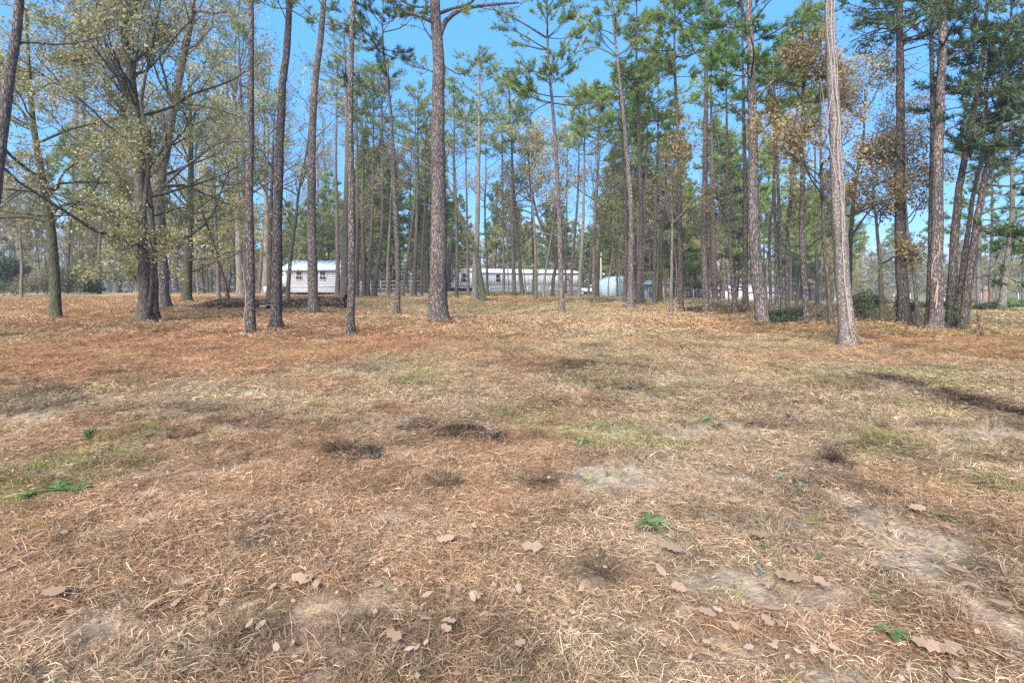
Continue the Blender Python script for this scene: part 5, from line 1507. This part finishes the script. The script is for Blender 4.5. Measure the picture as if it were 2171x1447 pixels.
# ------------------------------------------------------------------ thatch heaps
def heap(px, py, wpx, hpx, label, dark=.6, n=420):
    x, y = gpos(px, py); s = y / F; W_ = wpx * s * .5; Hh = hpx * s
    e_ = empty('grass_heap', (x, y, gz(x, y)), label, 'grass heap')
    a = Acc()
    # soil core
    g = 10
    U, Vv = np.meshgrid(np.linspace(-1, 1, g), np.linspace(-1, 1, g))
    r = np.clip(1 - U ** 2 - Vv ** 2, 0, 1)
    a.add(np.stack([U * W_, Vv * W_ * .6, r * Hh * .6 * (.7 + .6 * rng.random(U.shape)) - .015], -1).reshape(-1, 3),
          [(i * g + j, i * g + j + 1, (i + 1) * g + j + 1, (i + 1) * g + j) for i in range(g - 1) for j in range(g - 1)])
    link('soil', a.mesh('soil', True), plain('dark soil', (.06, .045, .035), 1, .4, 30, spec=.1), e_)
    th = rng.random(n) * 6.28; rr = np.sqrt(rng.random(n))
    C = np.stack([rr * np.cos(th) * W_, rr * np.sin(th) * W_ * .6, np.clip(1 - rr ** 2, 0, 1) * Hh * .6 - .01], 1)
    D = norm(np.stack([np.cos(th) * rr, np.sin(th) * rr, np.full(n, .1)], 1) + rng.normal(size=(n, 3)) * np.array([.9, .9, .25]))
    L = .03 + .07 * rng.random(n) ** 1.5
    P = grow(C, D, L, 4, .4, -.25)
    wn = norm(rng.normal(size=(n, 3)))
    wd = .0028
    A = P + (wn * wd)[:, None]; B = P - (wn * wd)[:, None]
    V = np.stack([A, B], 2).reshape(n, 8, 3)
    q = np.array([[0, 1, 3, 2], [2, 3, 5, 4], [4, 5, 7, 6]])
    b = Acc(); b.add(V.reshape(-1, 3), (np.arange(n)[:, None, None] * 8 + q[None]).reshape(-1, 4))
    m = strand_material('heap straw', [(0, (.10, .075, .055)), (.5, (.27, .21, .15)), (.85, (.40, .33, .24)), (1, (.5, .42, .32))], .1, inst=False)
    link('blades', b.mesh('blades'), m, e_)
heap(1750, 995, 90, 24, 'round heap of torn up grass and roots in the right foreground')
heap(752, 975, 110, 18, 'dark clod of torn turf left of centre')
heap(1010, 932, 90, 14, 'dark clod of thatch at the centre ridge')
heap(885, 912, 80, 9, 'low clod of thatch left of the central ridge')
heap(1690, 900, 80, 10, 'low clod of thatch above the round grass heap')
heap(1345, 832, 60, 9, 'small clod of thatch in the middle distance')
heap(1240, 785, 60, 8, 'farther clod of thatch in the middle distance')
heap(30, 823, 70, 8, 'dark clod of thatch at the left edge')
heap(1290, 1235, 70, 18, 'overhanging lip of dry grass over the torn hollow')
heap(1385, 795, 50, 7, 'right hand far clod of thatch in the middle distance')

# ------------------------------------------------------------------ houses
M_WHITE = plain('white siding', (.68, .68, .70), .5, .08, 2, spec=.3)
M_TIN = plain('white metal roof', (.74, .75, .76), .4, .10, 1.5, spec=.4)
M_TRIM = plain('grey trim', (.55, .56, .58), .5, .05)
M_GLASS = plain('dark window glass', (.03, .035, .04), .08, .2, 2, spec=.8)
M_LATT = plain('white lattice', (.66, .68, .72), .6, .1)
M_BLACK = plain('black parts and shade', (.02, .02, .02), .9, .1)  # black truck parts, and the painted shade under both homes
M_BLUE = plain('light blue metal', (.45, .58, .66), .5, .08, 1.5, spec=.3)
M_BEIGE = plain('beige siding', (.60, .53, .45), .7, .1)
M_PANEL = plain('weathered roof panel', (.45, .42, .40), .8, .25, 2)
M_GREY = plain('grey wood', (.26, .23, .20), .9, .25, 8)

def window(root, x, y, z, w_, h_, face='front', label=None):
    """double hung window on a front (-Y) wall: frame > upper and lower panes"""
    a = Acc(); t = .06
    a.box(x - w_ / 2 - t, x + w_ / 2 + t, y - .05, y - .003, z - t, z).box(x - w_ / 2 - t, x + w_ / 2 + t, y - .05, y - .003, z + h_, z + h_ + t)
    a.box(x - w_ / 2 - t, x - w_ / 2, y - .05, y - .003, z, z + h_).box(x + w_ / 2, x + w_ / 2 + t, y - .05, y - .003, z, z + h_)
    a.box(x - w_ / 2, x + w_ / 2, y - .045, y - .003, z + h_ / 2 - .03, z + h_ / 2 + .03)
    f = link('window', a.mesh('window'), M_WHITE, root)
    for z0, z1 in ((z + .002, z + h_ / 2 - .032), (z + h_ / 2 + .032, z + h_ - .002)):
        b = Acc(); b.box(x - w_ / 2 + .002, x + w_ / 2 - .002, y - .03, y - .005, z0, z1)
        link('pane', b.mesh('pane'), M_GLASS, f)
    return f

def siding(root, x0, x1, y, z0, z1, mat, step=.2, name='wall', lab=None):
    """lapped boards on a -Y wall"""
    a = Acc(); z = z0
    while z < z1 - .01:
        zz = min(z + step, z1)
        v = [(x0, y - .022, z), (x1, y - .022, z), (x1, y - .008, zz), (x0, y - .008, zz), (x0, y + .02, z), (x1, y + .02, z)]
        a.add(v, [(0, 1, 2, 3), (4, 5, 1, 0)])
        z = zz
    o = link(name, a.mesh(name), mat, root)
    o['kind'] = 'stuff'
    return o

def lattice(root, x0, x1, y, z0, z1, panel=.0):
    a = Acc(); h = z1 - z0; st = .16
    n = int((x1 - x0 + h) / st)
    for i in range(n):
        for sg in (1, -1):
            xs = x0 - h + i * st if sg > 0 else x0 + i * st
            xa, xb = xs, xs + sg * h
            p, q = (xa, z0), (xb, z1)
            # clip to span
            def cl(p, q):
                (ax, az), (bx, bz) = p, q
                def at(xc): return az + (bz - az) * (xc - ax) / (bx - ax)
                if ax < x0: az, ax = at(x0), x0
                if ax > x1: az, ax = at(x1), x1
                if bx > x1: bz, bx = at(x1), x1
                if bx < x0: bz, bx = at(x0), x0
                return (ax, az), (bx, bz)
            (ax, az), (bx, bz) = cl(p, q)
            if abs(bx - ax) < .03: continue
            k = .022; dy = y - (.012 if sg > 0 else .02)
            a.add([(ax, dy, az - k), (bx, dy, bz - k), (bx, dy, bz + k), (ax, dy, az + k)], [(0, 1, 2, 3)])
    o = link('lattice_skirt', a.mesh('lattice_skirt'), M_LATT, root); o['kind'] = 'stuff'
    b = Acc(); b.box(x0, x1, y + .10, y + .14, z0, z1); link('skirt_back', b.mesh('skirt_back'), M_TRIM, root)
    c = Acc()
    for i in range(max(2, int((x1 - x0) / 2.4)) + 1):
        xx = x0 + (x1 - x0) * i / max(2, int((x1 - x0) / 2.4))
        c.box(xx - .04, xx + .04, y - .05, y + .05, z0, z1 - .004)
    c.box(x0, x1, y - .045, y + .04, z1 - .002, z1 + .07)
    link('skirt_frame', c.mesh('skirt_frame'), M_WHITE, root)

def ribs(root, x0, x1, ya, za, yb, zb, mat, name='roof', step=.6, th=.05):
    """sloping sheet with raised ribs from (ya, za) to (yb, zb)"""
    a = Acc()
    v = [(x0, ya, za), (x1, ya, za), (x1, yb, zb), (x0, yb, zb)]
    a.add(v + [(x, y, z - th) for x, y, z in v], [(0, 1, 2, 3), (7, 6, 5, 4), (0, 4, 5, 1), (1, 5, 6, 2), (2, 6, 7, 3), (3, 7, 4, 0)])
    n = int((x1 - x0) / step)
    for i in range(n + 1):
        x = x0 + .03 + (x1 - x0 - .06) * i / n
        a.add([(x - .02, ya, za + .003), (x + .02, ya, za + .003), (x + .02, yb, zb + .003), (x - .02, yb, zb + .003),
               (x - .02, ya, za + .035), (x + .02, ya, za + .035), (x + .02, yb, zb + .035), (x - .02, yb, zb + .035)], [(4, 5, 6, 7), (0, 1, 5, 4), (0, 4, 7, 3), (1, 2, 6, 5)])
    return link(name, a.mesh(name), mat, root)

def trailer_one():
    y = 50.0; s = y / F
    def X(px): return (px - CX) * s
    def Z(py): return CAMH - (py - HY) * s
    g = Z(619.5)
    x0 = X(615)
    e_ = empty('mobile_home', (0, 0, 0), 'white mobile home with lattice skirting and two dark windows, behind the fallen log', 'mobile home')
    e_.location = (x0, y, g)
    ox, oy, oz = x0, y, g
    xl, xm, xr = X(542) - ox, X(597) - ox, X(715) - ox
    ev, sk, rt = Z(570) - oz, Z(608) - oz, Z(556) - oz
    siding(e_, 0, xr, 0, sk + .07, ev, M_WHITE, .22)
    b = Acc(); b.box(0, xr, .022, 5.0, sk, ev); link('wall_core', b.mesh('wall_core'), M_WHITE, e_)
    lattice(e_, 0, xr, 0, 0, sk)
    # recessed left section
    b = Acc(); b.box(xm, -.004, .5, 4.9, .55, ev - .006); link('wall', b.mesh('wall'), M_WHITE, e_)
    ex = Acc(); ex.box(xl, xm - .004, 3.0, 6.5, .5, Z(580) - oz); link('wing_wall', ex.mesh('wing_wall'), M_WHITE, e_)
    ribs(e_, xl - .2, xm - .01, 2.8, Z(579) - oz, 5.0, Z(575) - oz, M_TIN, 'wing_roof')
    b = Acc()
    for i in range(5): b.box(xl + .2 + i * .75, xl + .5 + i * .75, 1.2, 1.5, -.1, .55)
    link('piers', b.mesh('piers'), M_TRIM, e_)
    b = Acc(); b.box(xl, 0, 2.5, 4.9, 0, .54); link('underfloor_shade_block', b.mesh('underfloor_shade_block'), M_BLACK, e_)  # black block painted in as the shade under the unskirted section
    ribs(e_, xm - .1, xr + .25, -.35, ev - .02, 2.6, rt + .25, M_TIN)
    ribs(e_, xm - .1, xr + .25, 5.4, ev - .02, 2.605, rt + .25, M_TIN)
    b = Acc(); b.box(xm - .1, xr + .25, -.37, -.33, ev - .16, ev - .075); link('fascia', b.mesh('fascia'), M_TRIM, e_)
    for px in (634.5, 684.5):
        window(e_, X(px) - ox, -.03, Z(592) - oz, 11 * s, 16 * s)
    b = Acc(); b.box(-.06, .04, -.05, .05, sk, ev - .01); link('corner_trim', b.mesh('corner_trim'), M_TRIM, e_)
trailer_one()

def trailer_two():
    # long side runs back to the right; origin at the near corner, gable end faces left
    y = 72.0; ox = (1008 - CX) * y / F; oz = -.25
    y2 = 88.0; xr = (1232 - CX) * y2 / F
    L = math.hypot(xr - ox, y2 - y); rz = math.atan2(y2 - y, xr - ox)
    e_ = empty('mobile_home', (ox, y, oz), 'longer white mobile home with gabled end, right of the largest pine', 'mobile home', None, rz)
    sk, ev, rt, W_ = .62, 2.72, 3.30, 4.6
    b = Acc(); b.box(0, L, .022, W_, .3, ev); link('wall_core', b.mesh('wall_core'), M_WHITE, e_)
    a = Acc()
    n = int(L / .3)
    for i in range(n): a.box(i * L / n + .01, (i + 1) * L / n - .03, -.012, .018, sk + .08, ev - .002)
    link('wall', a.mesh('wall'), M_WHITE, e_)['kind'] = 'stuff'
    lattice(e_, 0, L, 0, -.2, sk - .02)
    b = Acc(); b.box(0, L, .15, .2, -1.6, -.2); link('skirt_base', b.mesh('skirt_base'), M_TRIM, e_)
    ribs(e_, -.15, L + .2, -.15, ev + .02, W_ / 2, rt, M_TIN); ribs(e_, -.15, L + .2, W_ + .15, ev + .02, W_ / 2 + .002, rt, M_TIN)
    b = Acc(); b.box(0, L, -.17, -.13, ev - .10, ev - .035); link('fascia', b.mesh('fascia'), M_TRIM, e_)
    window(e_, 4.2, -.015, 1.30, .85, 1.15)
    window(e_, L - 3.5, -.015, 1.5, .7, .8)
    # gable end: cladding and taupe triangle
    a = Acc(); a.box(-.03, -.004, .03, W_ - .01, .5, ev - .06); link('end_wall', a.mesh('end_wall'), M_WHITE, e_)
    a = Acc(); v = [(-.05, -.1, ev - .05), (-.05, W_ + .1, ev - .05), (-.05, W_ / 2, rt - .03), (-.008, -.1, ev - .05), (-.008, W_ + .1, ev - .05), (-.008, W_ / 2, rt - .03)]
    a.add(v, [(0, 3, 4, 1), (1, 4, 5, 2), (2, 5, 3, 0)], [(0, 1, 2), (3, 5, 4)]); link('gable', a.mesh('gable'), plain('taupe gable', (.42, .36, .32), .8, .1), e_)
    f = window(e_, 0, 0, 1.30, 1.3, 1.3)
    f.location = (-.035, W_ * .55, 0); f.rotation_euler = (0, 0, -math.pi / 2)
    a = Acc(); a.box(-1.5, -.06, .6, W_ - .5, .50, .58)
    for k in range(6): a.box(-1.5, -1.44, .62 + k * .55, .68 + k * .55, .582, 1.2)
    a.box(-1.52, -1.42, .6, W_ - .5, 1.202, 1.25)
    link('porch_deck', a.mesh('porch_deck'), M_TRIM, e_)
    b = Acc(); b.box(-1.3, -.05, .7, W_ - .6, -.4, .49); link('underfloor_shade_block', b.mesh('underfloor_shade_block'), M_BLACK, e_)  # black block in place of the shade below the porch deck
trailer_two()

def shed():
    y = 66.0; s = y / F
    def X(px): return (px - CX) * s
    g = float(zbase(X(1340), y)) - .3
    ox = X(1283)
    oz = CAMH - (628 - HY) * s
    e_ = empty('metal_shed', (ox, y, oz), 'light blue metal shed with a white roof, right of the white pickup', 'shed')
    w1 = X(1325) - ox; w2 = X(1404) - ox
    zt = CAMH - (594 - HY) * s - oz; zp = CAMH - (584 - HY) * s - oz; zl = CAMH - (592 - HY) * s - oz
    b = Acc(); b.prism([(0, -.6), (w1, -.6), (w1, zp - .25), (w1 * .72, zp - .1), (0, zl - .25)], 0, 9); link('gable_wall', b.mesh('gable_wall'), M_BLUE, e_)
    a = Acc()
    z = -.5
    while z < 2.0:
        a.box(.02, w1 - .02, -.02, -.002, z, z + .02); z += .45
    link('panel_seams', a.mesh('panel_seams'), M_TRIM, e_)
    # long side wall, lower to the right
    a = Acc(); n = 14
    for i in range(n):
        xa = w1 + .004 + (w2 - w1) * i / n; xb = w1 + (w2 - w1) * (i + 1) / n - .03
        a.box(xa, xb, .6, .66, -1.2, zt - .3 - .03 * i)
    o = link('wall_panel', a.mesh('wall_panel'), plain('pale metal wall', (.60, .64, .68), .5, .12, 1.2), e_); o['kind'] = 'stuff'
    b = Acc(); b.box(w1 + .01, w2, .67, 8, -1.2, zt - .75); link('wall_core', b.mesh('wall_core'), M_TRIM, e_)
    a = Acc(); v = [(w1 - .3, .3, zt - .12), (w2 + .2, .3, zt - .70), (w2 + .2, 5, zt + .18), (w1 - .3, 5, zt + .75)]
    a.add(v + [(p[0], p[1], p[2] - .1) for p in v], [(0, 1, 2, 3), (7, 6, 5, 4), (0, 4, 5, 1), (1, 5, 6, 2), (2, 6, 7, 3), (3, 7, 4, 0)])
    link('roof', a.mesh('roof'), M_TIN, e_)
    a = Acc(); a.box(w1 - .3, w2 + .2, .26, .295, zt - .9, zt - .78); link('eave_beam', a.mesh('eave_beam'), M_GREY, e_)
    # leafy growth on the wall
    v_ = empty('wall_creeper', ((1380 - CX) * 60 / F, 60, float(zbase((1380 - CX) * 60 / F, 60))), 'dark leafless creeper standing before the pale shed wall', 'plant')
    ba = Acc(); E = grow(np.zeros((5, 3)), norm(rng.normal(size=(5, 3)) * .25 + np.array([0, 0, 1])), 1.9, 8, .18, .05)
    tubes(ba, E, np.full(5, .03)[:, None] * np.linspace(1, .4, 8)[None], 5); link('stems', ba.mesh('stems', True), BK_DARK, v_)
    la = Acc(); S, D, _, _ = spawn(E, 40, .2, 1, 1); diamonds(la, S + rng.normal(size=S.shape) * .1, D, .16, .1); link('foliage', la.mesh('foliage'), M_PINEDARK, v_)
shed()

def cottage(px0, px1, pyb, pye, pyr, depth, label, wall, roof, wins=(), name='house', deep=7, rib=True):
    s = depth / F
    ox = (px0 - CX) * s; oz = CAMH - (pyb - HY) * s
    w_ = (px1 - px0) * s; ev = (pyb - pye) * s; rt = (pyb - pyr) * s
    e_ = empty(name, (ox, depth, oz), label, 'house')
    b = Acc(); b.box(0, w_, 0, deep, -.6, ev); link('wall', b.mesh('wall'), wall, e_)
    if rib: ribs(e_, -.3, w_ + .3, -.3, ev + .03, deep / 2, rt, roof, step=.9); ribs(e_, -.3, w_ + .3, deep + .3, ev + .03, deep / 2 + .002, rt, roof, step=.9)
    for p0, p1, q0, q1 in wins:
        window(e_, ((p0 + p1) / 2 - px0) * s, -.004, (pyb - q1) * s, (p1 - p0) * s, (q1 - q0) * s)
    b = Acc(); b.box(-.3, w_ + .3, -.34, -.305, ev - .12, ev - .02); link('fascia', b.mesh('fascia'), M_TRIM, e_)
    return e_
cottage(1398, 1437, 634, 600, 591, 82, 'small beige cottage with a pale low roof, right of the metal shed', M_BEIGE, M_TIN, [(1415, 1418, 604, 609), (1428, 1430, 608, 614)], deep=6)
cottage(1503, 1535, 632, 612, 607, 105, 'leftmost of the far white buildings, partly hidden by the stout dark pine', M_WHITE, M_PANEL, [(1508, 1511, 617, 622), (1520, 1523, 617, 623)])
cottage(1538, 1588, 633, 612, 604, 112, 'long far white house with a pale roof behind the two thin poles', M_WHITE, M_TIN, [(1545, 1549, 618, 624), (1560, 1566, 616, 628), (1574, 1578, 618, 624)])
cottage(1588, 1652, 635, 618, 603, 108, 'far white house with a weathered grey roof behind the grey straight pine', M_WHITE, M_PANEL, [(1600, 1605, 622, 628), (1620, 1626, 622, 630)])
cottage(1690, 1706, 637, 626, 620, 118, 'tiny far white building between the tight cluster and the dark pine', M_WHITE, M_TIN, [(1696, 1699, 629, 633)])
cottage(1755, 1782, 637, 624, 618, 120, 'far white cottage seen just left of the vine wrapped pine', M_WHITE, M_PANEL, [(1761, 1766, 627, 635)])
cottage(2085, 2110, 640, 612, 604, 128, 'far reddish brown barn beyond the meadow at right', plain('barn red brown', (.36, .17, .11), .8, .2), M_PANEL)
cottage(1800, 1850, 640, 626, 618, 130, 'low pale grey far house behind the thicket right of the vined pine', plain('pale grey siding', (.50, .50, .50), .8, .1), M_PANEL, [(1812, 1816, 630, 634), (1832, 1836, 630, 634)])

# ------------------------------------------------------------------ white pickup
def pickup():
    d = 96.0; s = d / F
    x = (1257 - CX) * s; z = CAMH - (624.5 - HY) * s
    e_ = empty('pickup_truck', (x, d, z), 'white pickup truck parked between the second trailer and the blue shed', 'truck', None, math.radians(-22))
    M_CAR = plain('white car paint', (.80, .80, .80), .25, .03, spec=.6)
    Wd = 1.0
    def part(name, f, mat, par=e_):
        a = Acc(); f(a); return link(name, a.mesh(name), mat, par)
    body = [(-2.7, .55), (2.65, .55), (2.72, .8), (2.68, 1.08), (1.1, 1.18), (.95, 1.2), (-2.7, 1.2)]
    part('body', lambda a: a.prism(body, -Wd, Wd), M_CAR)
    part('cab', lambda a: a.add([(-.75, -.92, 1.2), (1.1, -.92, 1.2), (1.1, .92, 1.2), (-.75, .92, 1.2), (-.6, -.76, 1.82), (.45, -.76, 1.82), (.45, .76, 1.82), (-.6, .76, 1.82)],
                                [(4, 5, 6, 7), (0, 1, 5, 4), (2, 3, 7, 6), (3, 0, 4, 7), (1, 2, 6, 5)]), M_CAR)
    for sy in (-1, 1):
        yy = sy
        part('side_window', lambda a: a.add([(-.58, yy * .915, 1.26), (.10, yy * .915, 1.26), (.06, yy * .80, 1.72), (-.50, yy * .80, 1.72)], [(0, 1, 2, 3)]), M_GLASS)
        part('side_window', lambda a: a.add([(.16, yy * .915, 1.26), (.92, yy * .915, 1.26), (.42, yy * .80, 1.72), (.12, yy * .80, 1.72)], [(0, 1, 2, 3)]), M_GLASS)
        part('headlight', lambda a: a.box(2.66, 2.745, yy * .80 - .15, yy * .80 + .15, .82, 1.02), plain('headlight glass', (.6, .62, .65), .1, .02))
        part('mirror', lambda a: a.box(.85, .95, yy * 1.08 - .08, yy * 1.08 + .08, 1.22, 1.4), M_BLACK)
        part('door_handle', lambda a: a.box(-.4, -.22, yy * 1.012 - .01, yy * 1.012 + .01, 1.08, 1.12), M_BLACK)
    part('windscreen', lambda a: a.add([(1.08, -.80, 1.24), (1.08, .80, 1.24), (.51, .70, 1.77), (.51, -.70, 1.77)], [(0, 1, 2, 3)]), M_GLASS)
    part('grille', lambda a: a.box(2.68, 2.76, -.6, .6, .78, 1.04), M_BLACK)
    part('front_bumper', lambda a: a.box(2.66, 2.85, -.98, .98, .48, .72), plain('dark bumper', (.10, .10, .11), .4, .1))
    part('rear_bumper', lambda a: a.box(-2.85, -2.7, -.98, .98, .5, .7), plain('chrome bumper', (.5, .5, .5), .3, .1))
    part('tailgate', lambda a: a.box(-2.74, -2.702, -.85, .85, .75, 1.18), M_CAR)
    M_TYRE = plain('tyre', (.03, .03, .03), .9, .1); M_RIM = plain('rim', (.5, .5, .52), .3, .05)
    for wx in (-1.75, 1.75):
        for sy in (-1, 1):
            def ring(a, r, t, n=16):
                th = np.arange(n) * 6.2832 / n
                v = [(wx + r * math.cos(q), sy * (1.0 - t), .38 + r * math.sin(q)) for q in th] + [(wx + r * math.cos(q), sy * 1.015, .38 + r * math.sin(q)) for q in th]
                a.add(v, [(i, (i + 1) % n, n + (i + 1) % n, n + i) for i in range(n)], [(n, n + i, n + i + 1) for i in range(1, n - 1)] + [(0, i + 1, i) for i in range(1, n - 1)])
            w_ = part('wheel', lambda a: ring(a, .38, .24), M_TYRE)
            a = Acc(); n = 12; th = np.arange(n) * 6.2832 / n
            a.add([(wx + .2 * math.cos(q), sy * 1.022, .38 + .2 * math.sin(q)) for q in th], None, [(0, i, i + 1) for i in range(1, n - 1)])
            link('rim', a.mesh('rim'), M_RIM, w_)
            part('wheel_arch', lambda a: tubes(a, np.array([[(wx + .47 * math.cos(q), sy * 1.0, .42 + .47 * math.sin(q)) for q in np.linspace(.1, 3.04, 9)]]), np.full((1, 9), .03), 5), M_BLACK)
pickup()

# ------------------------------------------------------------------ utility pole, fences
def pole():
    d = 74.0; s = d / F; x = (1274 - CX) * s; z = CAMH - (628 - HY) * s
    e_ = empty('utility_pole', (x, d, z), 'pale utility pole with a small lamp behind the white pickup', 'pole')
    a = Acc(); tubes(a, np.array([[(0, 0, -.3), (0, 0, 3), (0, 0, 6.3)]]), np.array([[.14, .12, .10]]), 10, True); link('shaft', a.mesh('shaft', True), plain('pale pole wood', (.46, .38, .30), .9, .15), e_)
    a = Acc(); a.box(-.07, .5, -.05, .05, 3.3, 3.36); a.box(.32, .5, -.12, .12, 3.05, 3.29); link('lamp', a.mesh('lamp'), M_WHITE, e_)
pole()

def fence(px0, px1, d0, d1, hgt, label, n, wires=4, mat=None, panel=False, rail=False):
    x0 = (px0 - CX) * d0 / F; x1 = (px1 - CX) * d1 / F
    mat = mat or M_GREY
    e_ = empty('wire_fence' if not rail else 'rail_fence', (x0, d0, float(zbase(x0, d0))), label, 'fence')
    oz = float(zbase(x0, d0))
    pm = None
    for i in range(n):
        t = i / (n - 1); x = x0 + (x1 - x0) * t; y = d0 + (d1 - d0) * t
        z = float(zbase(x, y)) - oz
        if pm is None:
            a = Acc(); tubes(a, np.array([[(0, 0, -.3), (.01, 0, hgt * .5), (0, .01, hgt)]]), np.array([[.05, .045, .04]]), 6, True); pm = a.mesh('fence_post', True); pm.materials.append(mat)
        o = bpy.data.objects.new('fence_post', pm); COL.objects.link(o); o.parent = e_; o.location = (x - x0, y - d0, z); o.rotation_euler = (rng.normal() * .03, rng.normal() * .04, 0)
    for k in range(wires):
        q = []
        for i in range(n):
            t = i / (n - 1); x = x0 + (x1 - x0) * t; y = d0 + (d1 - d0) * t
            q.append((x - x0, y - d0 - .06, float(zbase(x, y)) - oz + hgt * (.25 + .7 * k / max(1, wires - 1))))
        a = Acc(); tubes(a, np.array([q]), np.full((1, n), .03 if rail else .008), 4)
        link('rail' if rail else 'wire', a.mesh('wire'), mat, e_)
fence(1290, 1640, 46, 58, 1.2, 'thin wire fence with grey posts along the back of the clearing', 12)
fence(1790, 2330, 62, 54, 1.5, 'wire mesh fence with posts across the meadow at the right', 15, 7, plain('galvanised wire', (.45, .45, .45), .5, .1))
fence(1430, 1640, 92, 96, 1.1, 'low pale rail fence in front of the far white houses', 12, 3, plain('pale rail', (.5, .48, .44), .8, .1), rail=True)
fence(745, 935, 66, 64, 1.4, 'pale rail fence glimpsed between the middle trunks', 10, 3, plain('pale rail left', (.55, .54, .5), .8, .1), rail=True)

# ------------------------------------------------------------------ haze
def haze():
    a = Acc(); a.box(-5600, 5600, -60, 3600, -9, 34)
    m = bpy.data.materials.new('haze air'); m.use_nodes = True
    t = m.node_tree; t.nodes.clear()
    o_ = t.nodes.new('ShaderNodeOutputMaterial'); v = t.nodes.new('ShaderNodeVolumePrincipled')
    v.inputs['Color'].default_value = (.92, .95, 1.0, 1); v.inputs['Density'].default_value = .0009; v.inputs['Anisotropy'].default_value = .2
    t.links.new(v.outputs[0], o_.inputs['Volume'])
    o = link('haze', a.mesh('haze'), m); o['kind'] = 'stuff'
haze()
scene.cycles.volume_bounces = 0
